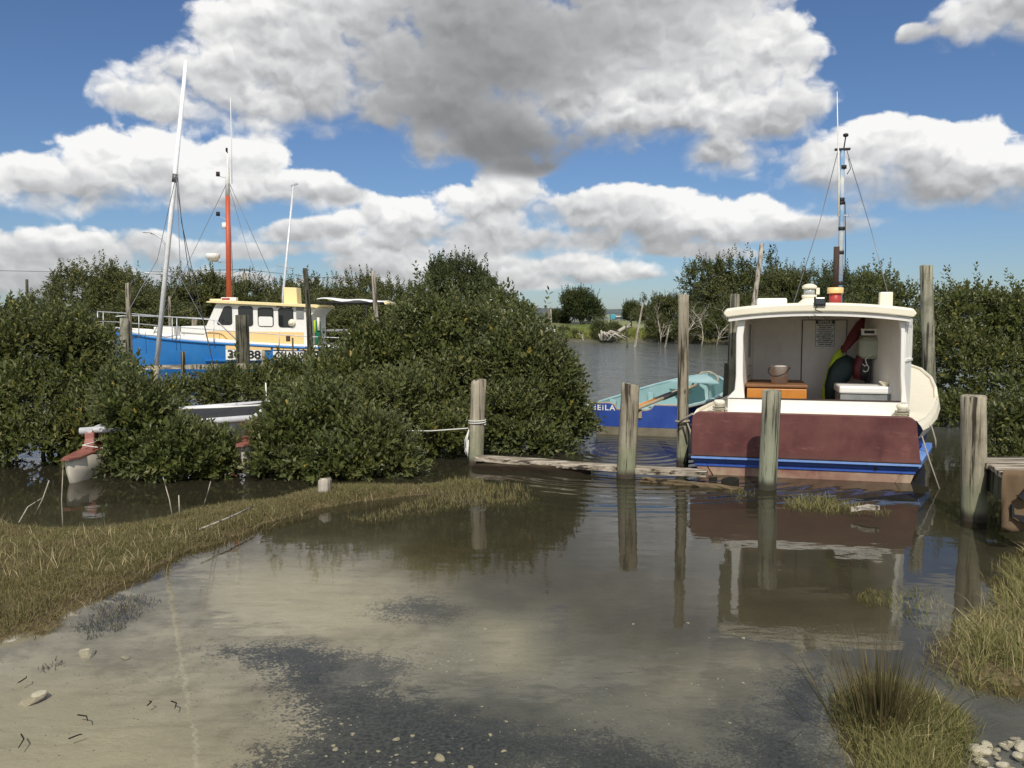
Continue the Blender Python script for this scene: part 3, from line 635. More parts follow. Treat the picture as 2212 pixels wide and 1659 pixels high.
# ---- scrub and trees beyond the channel on the right
G3 = 'trees on the bank across the channel'
pr2 = [tree_proto('bank_tree', '', 'tree', 5.0, 5.2, 1700, 111, M_LEAF_FAR, .16, group=G3, bark=M_PALEBARK, r0=.06, low=.16, branches=24), tree_proto('bank_tree', '', 'tree', 5.0, 4.6, 1500, 112, M_LEAF_DARK, .16, group=G3, bark=M_PALEBARK, r0=.06, low=.18, branches=26)]
RB = [('tallest open-crowned tree across the channel, left of the leaning pole', 1585, 58, 566), ('tree with bleached trunks across the channel', 1530, 60, 625), ('bleached-trunk tree behind the slim tall pile', 1465, 58, 640), ('tree behind the leaning grey pole', 1660, 56, 588), ('tree behind the cabin roof lamp', 1730, 54, 590),
      ('tree behind the exhaust pipe of the red boat', 1800, 52, 588), ('scrubby tree at the left end of the right-hand wood', 1415, 62, 646), ('shaded tree low behind the slim tall pile', 1500, 56, 668), ('low tree behind the left corner of the cabin roof', 1610, 54, 640), ('tree filling the gap behind the floodlight', 1770, 50, 622), ('low tree behind the port side of the red boat', 1690, 52, 640), ('tree behind the masthead of the red boat', 1850, 48, 600)]
for i, (lb, px, Y, yt) in enumerate(RB): place_tree(pr2, i, lb, px, Y, yt, 5.0, 1.15, .3)
G4 = 'trees on the grassy spit'
pr3 = [tree_proto('spit_tree', '', 'tree', 5.0, 6.0, 2600, 121, M_LEAF_DARK, .2, group=G4, r0=.14, low=.22)]
SB = [('round dark tree standing alone on the grassy spit', 1258, 76, 632, 1.0), ('small dark tree on the spit, right of the round one', 1368, 84, 656, .8), ('tall tree crown rising behind the middle mangrove clump', 1000, 52, 570, .8), ('dark tree behind the flowering shrub', 1045, 58, 604, .6), ('scrubby bush left of the round tree', 1205, 78, 672, 1.2)]
for i, (lb, px, Y, yt, wk) in enumerate(SB): place_tree(pr3, i, lb, px, Y, yt, 5.0, wk, .5 if Y < 90 else 0)
pr4 = [tree_proto('shore_shrub', '', 'shrub', 1.6, 2.6, 700, 131, M_LEAF, .12, group='shrubs along the far water edge', r0=.03, low=.05)]
for i, (lb, px, Y, yt) in enumerate([('round shrub at the far water edge below the round tree', 1300, 58, 703), ('grey-green shrub at the far water edge, left of the driftwood', 1330, 59, 706), ('small shrub at the water edge below the slim tall pile', 1445, 57.5, 716), ('shrub at the far left end of the spit', 1215, 60, 712), ('shrub at the foot of the right-hand wood', 1530, 56, 715), ('low shrub below the bleached trunks', 1570, 55, 712), ('shrub beside the bare white sapling', 1245, 59, 718), ('broad dark shrub under the wood, behind the slim tall pile', 1490, 54, 690), ('broad dark shrub under the wood, left of the green pile', 1545, 53, 684), ('dark shrub under the wood behind the port cabin corner', 1600, 52, 690), ('broad shrub at the left foot of the right-hand wood', 1425, 57, 696), ('shrub behind the leaning grey pole', 1640, 51, 680)]):
    place_tree(pr4, i, lb, px, Y, yt, 1.6, 1.0, .1)
# ================================================================ paint, wood, rope, metal
def paint(name, col, worn=None, wear=.25, rough=.45, scale=6.0, streak=True, spec=.5, grime=.25, bump=.15, scuff=0.0):
    """brush-painted surface with faded patches, scuffs and a little grime"""
    mat = bpy.data.materials.new(name); mat.use_nodes = True; nt = mat.node_tree; t = NT(nt); bs = nt.nodes['Principled BSDF']
    P = t.n('ShaderNodeTexCoord').outputs['Object']
    worn = worn or tuple(min(1, c * 1.25 + .03) for c in col)
    n1 = t.noise(P, scale * .35, 5, .62); n2 = t.noise(t.mapping(P, (1, 1, .3)) if streak else P, scale * 2.2, 5, .65); n3 = t.noise(P, scale * 11, 3, .6)
    c = t.mix(t.m('MULTIPLY', t.rng(n1, .38, .68), min(1, wear * 1.4)), col, worn)
    c = t.mix(t.m('MULTIPLY', t.rng(n2, .56, .74), grime), c, tuple(v * .45 + .01 for v in col))
    c = t.mix(t.m('MULTIPLY', t.smooth(t.m('ADD', n3, t.m('MULTIPLY', n1, .5)), .92, 1.0), wear), c, worn)
    if scuff:
        sc = t.noise(t.mapping(P, (.9, 3, 3.2), rot=(0, .12, 0)), 5.5, 7, .72); sc2 = t.noise(t.mapping(P, (.35, 1, 9), rot=(0, -.2, 0)), 9, 3, .5)
        c = t.mix(t.m('MULTIPLY', t.smooth(sc, .55, .74), scuff), c, worn); c = t.mix(t.m('MULTIPLY', t.smooth(sc2, .70, .74), scuff * .8), c, worn)
        edge = t.xyz(P)[2]; c = t.mix(t.m('MULTIPLY', t.smooth(t.m('ADD', edge, t.m('MULTIPLY', n2, .08)), .33, .20), scuff * .55), c, srgb(96, 78, 62))
    t.link(c, bs.inputs['Base Color']); t.link(t.rng(n1, .3, .7, rough - .1, rough + .18), bs.inputs['Roughness']); bs.inputs['Specular IOR Level'].default_value = spec
    if bump:
        b = t.n('ShaderNodeBump'); b.inputs['Strength'].default_value = bump; b.inputs['Distance'].default_value = .004; t.link(t.m('ADD', n2, t.m('MULTIPLY', n3, .5)), b.inputs['Height']); t.link(b.outputs[0], bs.inputs['Normal'])
    return mat
def plain(name, col, rough=.5, metal=0.0, spec=.5, trans=0.0):
    mat = bpy.data.materials.new(name); mat.use_nodes = True; nt = mat.node_tree; t = NT(nt); bs = nt.nodes['Principled BSDF']
    P = t.n('ShaderNodeTexCoord').outputs['Object']; n = t.noise(P, 14, 4, .6)
    t.link(t.mix(t.rng(n, .3, .7), tuple(c * .86 for c in col), tuple(min(1, c * 1.1) for c in col)), bs.inputs['Base Color'])
    bs.inputs['Roughness'].default_value = rough; bs.inputs['Metallic'].default_value = metal; bs.inputs['Specular IOR Level'].default_value = spec
    bs.inputs['Transmission Weight'].default_value = trans
    return mat
def timber(name, a, b, dark, algae=None, alg=(0.1, .5), wet=True, grain=17.0, along='z'):
    """weathered round or sawn timber: grain, checks, algae low down and a wet foot"""
    mat = bpy.data.materials.new(name); mat.use_nodes = True; nt = mat.node_tree; t = NT(nt); bs = nt.nodes['Principled BSDF']
    tc = t.n('ShaderNodeTexCoord'); P = tc.outputs['Object']; W = t.n('ShaderNodeNewGeometry').outputs['Position']; z = t.xyz(W)[2]
    oi = t.n('ShaderNodeObjectInfo').outputs['Random']
    off = t.v('ADD', P, t.comb(t.m('MULTIPLY', oi, 17.0), t.m('MULTIPLY', oi, 9.0), t.m('MULTIPLY', oi, 31.0)))
    g = t.noise(t.mapping(off, (1, 1, .045) if along == 'z' else (.045, 1, 1)), grain, 5, .65); g2 = t.noise(t.mapping(off, (1, 1, .10) if along == 'z' else (.1, 1, 1)), grain * .5, 4, .6); bl = t.noise(off, 4.5, 4, .6); fi = t.noise(off, 60, 3, .6)
    c = t.mix(t.rng(g, .36, .66), a, b)
    c = t.mix(t.m('MULTIPLY', t.rng(bl, .48, .68), .6), c, tuple(v * .62 for v in a))
    if algae:
        am = t.m('ADD', t.rng(z, alg[1], alg[0], 0, .85), t.m('MULTIPLY', t.m('SUBTRACT', bl, .5), 1.0))
        c = t.mix(t.m('MULTIPLY', t.smooth(am, .1, .75), .8), c, t.mix(t.rng(g2, .35, .65), algae, tuple(v * .6 for v in algae)))
    chk = t.smooth(g, .45, .37); c = t.mix(t.m('MULTIPLY', chk, .9), c, dark); c = t.mix(t.m('MULTIPLY', t.smooth(t.noise(t.mapping(off, (1, 1, .07) if along == 'z' else (.07, 1, 1)), grain * .8, 2, .5), .58, .66), .85), c, dark)
    knot = t.voro(t.mapping(off, (1, 1, .5)), 5.0, 'F1', 0); c = t.mix(t.m('MULTIPLY', t.smooth(knot, .12, .04), .7), c, dark)
    if wet:
        wm = t.m('ADD', z, t.m('MULTIPLY', t.m('SUBTRACT', g2, .5), .10)); c = t.mix(t.smooth(wm, .12, .03), c, tuple(v * .30 for v in a))
    t.link(c, bs.inputs['Base Color']); bs.inputs['Roughness'].default_value = .88; bs.inputs['Specular IOR Level'].default_value = .25
    b = t.n('ShaderNodeBump'); b.inputs['Strength'].default_value = .9; b.inputs['Distance'].default_value = .012; t.link(t.m('ADD', g, t.m('MULTIPLY', fi, .25)), b.inputs['Height']); t.link(b.outputs[0], bs.inputs['Normal'])
    return mat
M_WHITE = paint('white_paint', srgb(238, 236, 228), srgb(220, 214, 200), .25, .42, grime=.18)
M_CREAM = paint('cream_paint', srgb(236, 228, 204), srgb(214, 204, 178), .25, .42, grime=.15)
M_DULLWHITE = paint('dull_white_paint', srgb(232, 228, 220), srgb(212, 204, 194), .4, .55, grime=.22)
M_MAROON = paint('maroon_paint', srgb(80, 37, 35), srgb(136, 88, 80), .4, .6, scale=5, grime=.45, scuff=.8)
M_BLUE = paint('navy_blue_paint', srgb(30, 58, 132), srgb(84, 122, 190), .35, .45, grime=.3)
M_LBLUE = paint('faded_blue_paint', srgb(96, 136, 204), srgb(150, 176, 216), .5, .5, grime=.3)
M_SCUM = paint('fouled_bottom_paint', srgb(128, 84, 72), srgb(186, 166, 140), .9, .8, scale=4, grime=.6)
M_BLACK = plain('black_rubber', (.012, .012, .013), .6)
M_DARK = plain('dark_gap', (.02, .02, .022), .8)
M_STEEL = plain('galvanised_steel', (.5, .51, .52), .4, .35)
M_ALU = plain('bare_aluminium', (.66, .66, .66), .38, .15)
M_ROPE = paint('grey_rope', srgb(150, 142, 124), srgb(176, 168, 150), .5, .9, scale=40, grime=.5)
M_WROPE = paint('pale_rope', srgb(206, 204, 196), srgb(226, 224, 218), .5, .85, scale=40, grime=.4)
M_WIRE = plain('stay_wire', (.20, .20, .21), .45, .5)
M_ORANGE = paint('orange_varnish', srgb(196, 124, 46), srgb(212, 150, 74), .4, .4, scale=8, grime=.35)
M_BROWNTOP = paint('shaded_lid', srgb(126, 84, 50), srgb(150, 108, 70), .5, .5, scale=8)  # shade on top of the orange box, put into the colour as brown
M_BUCKET = paint('dirty_plastic', srgb(216, 208, 196), srgb(186, 170, 152), .7, .5, scale=9, grime=.5)
M_RED = paint('red_paint', srgb(158, 44, 40), srgb(186, 92, 80), .4, .45)
M_YELLOWCREAM = paint('buff_paint', srgb(232, 196, 132), srgb(222, 186, 128), .2, .45, grime=.15)
M_RUSTPIPE = paint('rusty_pipe', srgb(50, 38, 34), srgb(80, 60, 50), .5, .8)
M_GLASS = plain('dark_glass', (.02, .022, .024), .06, 0, .8)
M_HIVIS = paint('hi_vis_cloth', srgb(170, 196, 40), srgb(196, 214, 84), .3, .8, scale=12, grime=.3)
M_OILRED = paint('red_oilskin', srgb(96, 28, 34), srgb(116, 46, 50), .3, .55, scale=10)
M_OILGREEN = paint('dark_green_oilskin', srgb(22, 42, 42), srgb(40, 60, 58), .3, .55, scale=10)
M_PLAST_GREY = paint('grey_plastic', srgb(120, 122, 122), srgb(156, 156, 150), .5, .5, scale=9)
M_MASTBLUE = paint('flaking_blue_mast_paint', srgb(112, 150, 186), srgb(196, 196, 190), .85, .6, scale=12, grime=.5)
M_PILE = timber('weathered_pile', srgb(124, 114, 96), srgb(180, 172, 150), srgb(40, 35, 28), srgb(146, 150, 120), (.05, .65))
M_PILE_GREEN = timber('green_treated_pile', srgb(118, 114, 96), srgb(162, 160, 140), srgb(44, 40, 32), srgb(150, 154, 130), (.0, 1.1))
M_PILE_DARK = timber('dark_old_pile', srgb(62, 60, 50), srgb(110, 106, 90), srgb(20, 19, 16), srgb(96, 104, 78), (.1, .6))
M_PLANK = timber('grey_plank', srgb(120, 106, 86), srgb(196, 186, 168), srgb(34, 28, 22), None, wet=False, grain=24, along='x')
M_DRIFT = timber('driftwood', srgb(150, 140, 124), srgb(188, 180, 166), srgb(70, 62, 52), None, wet=False)
# ================================================================ the red-sterned launch on the right
LO = (3.0563, 8.875, 0.0); LRZ = R(-13.89)
_c, _s = math.cos(LRZ), math.sin(LRZ)
def lw(x, y, z): return (LO[0] + x * _c - y * _s, LO[1] + x * _s + y * _c, z)      # launch frame -> world
def launch():
    root = thing('fishing_launch', 'white launch with dark red stern board moored on the right', 'boat', LO, LRZ)
    S = [0, .3, .9, 1.6, 2.2, 2.8, 3.4, 4.2, 5.0, 5.8, 6.4]
    bs_ = [1.14, 1.27, 1.47, 1.66, 1.78, 1.86, 1.86, 1.66, 1.26, .72, .25]       # starboard half-breadth at the sheer
    bp_ = [1.14, 1.12, 1.0, .84, .74, .68, .62, .5, .36, .18, -.05]        # port
    zs_ = [.64, .65, .68, .74, .81, .89, .97, 1.06, 1.14, 1.22, 1.28]
    rows = []; 
    for s, a, b, z in zip(S, bs_, bp_, zs_):
        k = .46 + .30 * (s / 6.4) ** 1.5
        r = []
        for sg, w in ((1, a), (-1, b)):
            z = z if sg > 0 else min(z, .66); k = min(k, z - .14)
            side = [(w - .04, z), (w, z - .05), (w + .02, (z + k) / 2), (w - .03, k), (w - .09, k - .035), (w - .12, .27), (w - .17, .10), (w - .27, -.06), (max(w * .55, .02), -.30), (0.1, -.36)]
            r.append([(sg * q[0], s, q[1]) for q in side])
        rows.append(r)
    hull = MB()
    for sgi in (0, 1):
        for q in range(9):
            hull.mat(0 if q < 4 else (1 if q < 6 else 2))
            strip = [[rows[i][sgi][q], rows[i][sgi][q + 1]] for i in range(len(S))]
            if sgi: strip = [r[::-1] for r in strip]
            hull.grid(strip)
    h = hull.build('hull', [M_CREAM, M_BLUE, M_SCUM], root)
    # stern: painted board over the lower planking
    def roundrect(x0, x1, z0, z1, y, rt):
        p = [(x0 - 0.0, y, z0), (x1, y, z0)]
        for k in range(7): a = k / 6 * PI / 2; p.append((x1 - .045 - rt + rt * math.cos(a), y, z1 - rt + rt * math.sin(a)))
        for k in range(7): a = PI / 2 + k / 6 * PI / 2; p.append((x0 + .0 + rt + rt * math.cos(a), y, z1 - rt + rt * math.sin(a)))
        return p
    MB().prism(roundrect(-1.145, 1.145, .205, .69, -.03, .10), (0, .045, 0)).build('stern_board', M_MAROON, root, bevel=.012)
    low = MB(); pl = [(-1.12, 0.016, .20), (-1.12, 0.016, .10), (-1.04, 0.016, 0), (-.9, .016, -.12), (0, .016, -.2), (.9, .016, -.12), (1.05, .016, -.04), (1.10, .016, .06), (1.13, .016, .2)]
    cz = [.2, .13, .095, .04, -.2]
    low.mat(0).box((0, .03, .163), (2.245, .05, .066)); low.mat(1).box((0, .032, .112), (2.215, .05, .034)); 
    low.mat(2).prism([(-1.09, .02, .094), (-1.06, .02, .03), (-.98, .02, -.1), (-.5, .02, -.2), (.5, .02, -.2), (.98, .02, -.12), (1.05, .02, -.04), (1.10, .02, .094)], (0, .05, 0))
    low.mat(3).tube([(.72, .0, .135), (.72, .02, .135)], .022, 10)
    low.build('stern_planking', [M_BLUE, plain('mid_blue_paint', srgb(52, 88, 172), .5), M_SCUM, M_BLACK], root, bevel=.004)
    rub = MB(); rub.mat(0).box((0, -.022, .196), (2.29, .07, .022)); rub.mat(1).box((0, -.030, .208), (2.29, .05, .010)); rub.build('rubbing_strake', [M_LBLUE, M_BLACK], root)
    fd = MB(); fd.rings([[(w + o * 1.0, s, z + dz) for (o, dz) in ((-.06, .03), (.05, .03), (.03, -.06), (-.07, -.06))] for s, w, z in ((0.02, 1.12, .21), (.35, 1.23, .23), (.75, 1.37, .255), (.95, 1.41, .27))], smooth=False); fd.build('side_fender', M_LBLUE, root, bevel=.01)
    # decks
    dk = MB(); n = len(S)
    cab_r = [1.0, 1.0, 1.0, .98, .95, .9, .85, .75, .6, .4, .2]; cab_l = [-.80, -.78, -.70, -.60, -.55, -.5, -.45, -.38, -.3, -.15, -.05]
    dk.grid([[(cab_r[i] - .02, S[i], zs_[i] + .0), ((cab_r[i] + bs_[i]) / 2, S[i], zs_[i] + .015), (bs_[i] - .03, S[i], zs_[i])] for i in range(n)])
    zp_ = [min(z, .66) for z in zs_]
    dk.grid([[(-bp_[i] + .03, S[i], zp_[i]), ((cab_l[i] - bp_[i]) / 2, S[i], zp_[i] + .015), (cab_l[i] + .02, S[i], zp_[i] + .0)] for i in range(n)])
    dk.grid([[(-.82, 0.02, .655), (0, 0.02, .675), (1.02, 0.02, .655)], [(-.82, .26, .665), (0, .26, .685), (1.02, .26, .665)]])
    dk.grid([[(cab_l[i] - .02, S[i], zs_[i] + .02), (0.15, S[i], zs_[i] + .10), (cab_r[i] + .02, S[i], zs_[i] + .02)] for i in range(5, n)])
    dk.build('deck', M_CREAM, root)
    gun = MB(); gun.tube([(bs_[i] - .03, S[i], zs_[i] + .012) for i in range(3, n)], .022, 6); gun.tube([(-bp_[i] + .03, S[i], min(zs_[i], .66) + .012) for i in range(n)], .022, 6); gun.build('gunwale', M_CREAM, root)
    # cockpit
    co = MB(); co.mat(0).box((.11, .27, .735), (1.76, .045, .15)); co.mat(1).box((.11, .272, .815), (1.75, .06, .012)); co.build('coaming', [M_WHITE, M_RUSTPIPE], root, bevel=.004)
    MB().box((.15, .95, .22), (1.55, 1.35, .04)).build('cockpit_sole', M_PLAST_GREY, root)
    # cabin: side walls taper inwards to the bulkhead
    YB = 1.62
    def wall(x0, x1, nm, th):
        mb = MB(); mb.prism([(x0, .30, .25), (x1, YB, .25), (x1, YB, 1.72), (x0, .30, 1.70)], (th, 0, 0)); return mb.build(nm, M_DULLWHITE, root)
    wl = wall(-.66, -.50, 'side_wall', .035); wr = wall(.985, .80, 'side_wall', .035)
    win = MB(); 
    a0, a1 = Vector((-.622, .42, 0)), Vector((-.50, 1.35, 0)); nn = Vector((a1.y - a0.y, -(a1.x - a0.x), 0)).normalized() * .006
    q = lambda f, z: a0 + (a1 - a0) * f + Vector((0, 0, z))
    win.mat(1).prism([q(.30, 1.22), q(.92, 1.22), q(.92, 1.62), q(.30, 1.62)], nn); win.mat(0)
    for f0, f1, z0, z1 in ((.27, .95, 1.20, 1.225), (.27, .95, 1.615, 1.64), (.90, .95, 1.2, 1.64), (.27, .31, 1.2, 1.64)): win.prism([q(f0, z0), q(f1, z0), q(f1, z1), q(f0, z1)], nn * 2)
    for z in (1.12, 1.0): win.mat(2).prism([q(.35, z), q(.95, z), q(.95, z + .006), q(.35, z + .006)], nn)
    win.build('side_window', [M_DULLWHITE, plain('dim_glass', srgb(120, 126, 128), .3), M_DARK], root)
    bh = MB(); bh.mat(0).box((.15, YB + .02, .98), (1.36, .03, 1.44)); bh.build('bulkhead', M_DULLWHITE, root)
    dr = MB(); dr.box((.36, YB - .005, .97), (.50, .022, 1.38)); d = dr.build('cabin_door', M_DULLWHITE, root, bevel=.003)
    g = MB()
    for x in (.105, .615): g.box((x, YB - .001, .97), (.008, .016, 1.38))
    g.box((.36, YB - .001, 1.665), (.52, .016, .008)); g.build('door_gap', M_DARK, root)
    # sign on the door
    sg = MB(); sy = YB - .022; x0, x1, z0, z1 = .255, .475, 1.345, 1.665
    sg.mat(0).box(((x0 + x1) / 2, sy, (z0 + z1) / 2), (x1 - x0, .006, z1 - z0))
    sg.mat(1)
    for bx in ((((x0 + x1) / 2), z1 - .024, x1 - x0 - .004, .044), ((x0 + x1) / 2, z0 + .003, x1 - x0, .004), (x0 + .002, (z0 + z1) / 2, .004, z1 - z0), (x1 - .002, (z0 + z1) / 2, .004, z1 - z0)): sg.box((bx[0], sy - .0042, bx[1]), (bx[2], .002, bx[3]))
    def lay(txt, z, size, mi, w=None, bold=0.0):
        v, f = text_geom(txt, size, 0, bold=bold); ww = max(p[0] for p in v) - min(p[0] for p in v); k = (w / ww) if w else 1
        sg.mat(mi).add([((x0 + x1) / 2 + p[0] * k, sy - .0062, z + p[1]) for p in v], f)
    lay('NOTICE', z1 - .026, .046, 0, .155, .0012)
    for i, (tx, w, sz) in enumerate((('THIS IS A MULTIPLE', .175, .020), ('HAZARD AREA', .13, .020), ('UNAUTHORISED ENTRY IS NOT', .172, .013), ('ALLOWED AND VISITORS MUST', .165, .013), ('REPORT UNDER THE', .13, .013), ('HEALTH AND SAFETY IN', .175, .018), ('EMPLOYMENT ACT 1992', .175, .018), ('DO NOT ENTER', .13, .021), ('WITHOUT PERMISSION AND', .175, .015), ('NOTIFICATION OF THE', .15, .015), ('CURRENT HAZARDS', .13, .015))):
        lay(tx, z1 - .066 - i * .0232, sz * 1.05, 1, w * 1.12, .0011)
    sg.build('notice_sign', [plain('sign_white', srgb(226, 226, 222), .4), M_BLACK], root)['label'] = 'white notice sign with black lettering on the cabin door'
    # corner posts and the angled wing on the starboard side
    pp = MB(); pp.rings([[(x - w, .24, z), (x + .03, .24, z), (x + .03, .33, z), (x - w, .33, z)] for x, w, z in ((-.62, .16, .81), (-.63, .07, .90), (-.645, .045, 1.05), (-.65, .045, 1.5), (-.63, .05, 1.66), (-.58, .09, 1.74))], smooth=False)
    pp.build('corner_post', M_WHITE, root, bevel=.012); pp = MB()
    pp.rings([[(x - .012, .24, z), (x + w, .24, z), (x + w, .33, z), (x - .012, .33, z)] for x, w, z in ((1.0, .05, .80), (1.0, .035, .92), (.985, .03, 1.1), (.975, .03, 1.55), (.955, .05, 1.66), (.92, .09, 1.74))], smooth=False)
    pp.build('corner_post', M_WHITE, root, bevel=.012)
    wg = MB(); w0, w1 = Vector((1.02, .27, 0)), Vector((1.135, .55, 0)); wn = Vector((.28, -.115, 0)).normalized()
    Q = lambda f, z, o=0: w0 + (w1 - w0) * f + Vector((0, 0, z)) + wn * o
    wg.mat(0).prism([Q(0, .66), Q(1, .66), Q(1, 1.25), Q(0, 1.25)], wn * -.03); wg.mat(0).prism([Q(0, 1.60), Q(1, 1.58), Q(1, 1.68), Q(0, 1.70)], wn * -.03)
    wg.mat(1).prism([Q(0, 1.25, -.028), Q(1, 1.25, -.028), Q(1, 1.6, -.028), Q(0, 1.6, -.028)], wn * -.006)
    wg.mat(0)
    for f in (0, .22, .46, .70, .93): wg.prism([Q(f, 1.24), Q(f + .15, 1.24), Q(f + .15, 1.62), Q(f, 1.62)], wn * -.022)
    wg.prism([Q(-.02, 1.235, .012), Q(1.02, 1.235, .012), Q(1.02, 1.262, .012), Q(-.02, 1.262, .012)], wn * -.03)
    wg.build('wing_panel', [M_WHITE, M_PLAST_GREY], root, bevel=.003)
    # roof
    rf = MB(); xs = np.linspace(-.80, 1.06, 17)
    zc = lambda x: 1.842 - .062 * abs((x - .13) / .93) ** 2.2
    prof = [(x, zc(x)) for x in xs]; under = [(x, zc(x) - .085) for x in xs[::-1]]
    ringp = [(-.835, zc(-.80) - .045)] + prof + [(1.095, zc(1.06) - .045)] + under
    rf.rings([[(p[0], y, p[1] + dz) for p in ringp] for y, dz in ((.14, 0), (.18, .01), (1.0, .02), (2.0, .015), (2.6, -.01))]); r = rf.build('roof', M_CREAM, root, bevel=.014)
    lip = MB(); lip.rings([[(x, y, zc(x) - .085 - o) for (y, o) in ((.17, 0), (.24, 0), (.24, .045), (.17, .045))] for x in np.linspace(-.78, 1.04, 15)], smooth=False); lip.build('roof_beam', M_DULLWHITE, root)
    MB().box((-.30, .95, 1.865), (.33, .30, .10)).build('roof_hatch', M_WHITE, root, bevel=.02)
    MB().box((.87, .62, 1.885), (.13, .10, .17)).build('light_board', M_CREAM, root, bevel=.012)
    lm = MB(); L0 = (.065, .42, 1.83); lm.mat(0).lathe([(.12, 0), (.11, .03), (.075, .06), (.07, .075)], L0, 18); lm.lathe([(.072, .075), (.078, .085), (.078, .11)], L0, 18); lm.mat(1).lathe([(.058, .11), (.058, .175)], L0, 16); lm.mat(0).lathe([(.072, .175), (.078, .185), (.076, .205), (.05, .222), (.02, .23)], L0, 18)
    lm.box((L0[0] + .085, L0[1], L0[2] + .15), (.035, .05, .07)); lm.build('masthead_lamp', [M_CREAM, plain('lamp_glass', (.42, .44, .43), .1, 0, .8)], root)
    fl = MB(); fl.mat(0).box((.145, .14, 1.865), (.115, .05, .095)); fl.mat(1).box((.145, .112, 1.868), (.09, .006, .066)); fl.mat(0).tube([(.12, .15, 1.82), (.10, .12, 1.78), (.15, .11, 1.755), (.17, .11, 1.75)], .006, 5); fl.build('floodlight', [M_BLACK, plain('lamp_lens', (.05, .055, .06), .15)], root, bevel=.006)
    ex = MB(); E = (.56, 2.35, 1.8); ex.mat(0).lathe([(.075, 0), (.075, .22)], E, 16); ex.mat(1).lathe([(.098, .205), (.1, .21), (.1, .275), (.09, .28)], E, 16); ex.mat(2).lathe([(.036, .27), (.036, .80), (.03, .80), (.03, .7)], E, 12); ex.build('exhaust_funnel', [M_RED, M_YELLOWCREAM, M_RUSTPIPE], root)
    # mast with its taped cables, aerial and stays
    mt = MB(); mt.mat(0).tube([(.645, 2.6, 1.75), (.64, 2.6, 2.8), (.625, 2.6, 3.86)], [.036, .034, .03], 10)
    mt.mat(1)
    for z in (2.12, 2.52, 2.83, 3.62): mt.tube([(.643, 2.6, z), (.642, 2.6, z + .045)], .041, 10)
    for z in (3.16, 3.2): mt.tube([(.633, 2.6, z), (.633, 2.6, z + .05)], .037, 8)
    mt.tube([(.70, 2.6, 1.8), (.70, 2.6, 2.6), (.675, 2.6, 3.2)], .006, 5)
    mt.box((.625, 2.6, 3.87), (.19, .07, .022)); mt.tube([(.64, 2.6, 3.87), (.66, 2.6, 4.03)], .009, 6); mt.lathe([(.028, 0), (.034, .012), (.034, .03), (.02, .04)], (.66, 2.6, 4.03), 12)
    mt.mat(2).box((.67, 2.6, 3.02), (.14, .04, .018)); m_ = mt.build('mast', [M_MASTBLUE, M_BLACK, M_STEEL], root)
    ae = MB(); ae.tube([(.60, 2.57, 3.0), (.585, 2.57, 3.6), (.555, 2.57, 4.15), (.535, 2.57, 4.60)], [.014, .013, .008, .004], 7); ae.build('whip_aerial', M_WHITE, m_)
    st = MB(); st.tube([(.57, 2.6, 3.85), (.33, 2.2, 2.9), (.0, 1.8, 1.84)], .0055, 4); st.tube([(.68, 2.6, 3.85), (.90, 1.9, 2.75), (1.06, 1.3, 1.78)], .0055, 4); st.tube([(.70, 2.6, 3.75), (.73, 2.6, 3.62), (.69, 2.6, 3.55)], .006, 4); st.build('stay', M_WIRE, m_)
    for x in (.06, .23): hk = MB(); hk.tube([(x, .2, 1.745), (x + .01, .2, 1.69), (x - .012, .2, 1.665), (x - .02, .2, 1.70)], .004, 5); hk.build('cup_hook', M_RUSTPIPE, root)
    for x, nm in ((-.86, 0), (.98, 1)):
        bt = MB(); bt.lathe([(.05, 0), (.048, .09), (.058, .10), (.06, .13), (.045, .145)], (x, .12, .66), 14); b_ = bt.build('mooring_bitt', M_CREAM, root)
        rp = MB(); rp.tube([(x + .062 * math.cos(a), .12 + .062 * math.sin(a), .685 + .0045 * a) for a in np.linspace(0, 4 * PI, 40)], .011, 6); rp.tube([(x - .06, .08, .68), (x - .11, .03, .69), (x - .13, .02, .66)], .011, 6); rp.build('rope_turns', M_ROPE, b_)
    return root
launch()
# ---- things aboard
def aboard(name, label, cat, x, y, z, rz=0.0): return thing(name, label, cat, lw(x, y, z), LRZ + rz)
b = aboard('storage_box', 'orange varnished wooden box in the cockpit under the bucket', 'box', -.24, .85, .24)
mb = MB()
for k in range(4): mb.box((0, -.26, .12 + k * .155), (.64, .03, .148))
mb.box((0, .14, .34), (.635, .76, .66)); mb.build('body', M_ORANGE, b, bevel=.006)
MB().box((0, .13, .69), (.665, .82, .03)).build('lid', M_BROWNTOP, b, bevel=.006)
b = aboard('bucket', 'dirty white bucket standing on the orange box', 'bucket', -.20, .80, .947)
mb = MB(); mb.lathe([(.088, 0), (.108, .19), (.115, .195), (.115, .207), (.104, .207), (.085, .01)], n=24); mb.build('pail', M_BUCKET, b)
mb = MB(); mb.tube([(-.114, -.02, .18), (-.128, -.06, .13), (-.095, -.12, .09), (-.02, -.138, .09), (.055, -.132, .12), (.11, -.055, .18)], .0065, 6); mb.build('handle', M_BLACK, b)
b = aboard('bait_bin', 'white and grey bait bin on the right of the cockpit', 'bin', .715, .80, .25)
mb = MB(); mb.mat(1).box((0, 0, .31), (.57, .46, .60)); mb.mat(0).box((.01, -.236, .50), (.5, .012, .07)); mb.build('body', [M_WHITE, M_PLAST_GREY], b, bevel=.01)
mb = MB(); mb.box((0, 0, .655), (.60, .50, .085)); mb.build('lid', M_WHITE, b, bevel=.02)
b = aboard('shell_dish', 'small ribbed white dish on the bait bin', 'dish', .90, .66, .95)
mb = MB(); n = 28
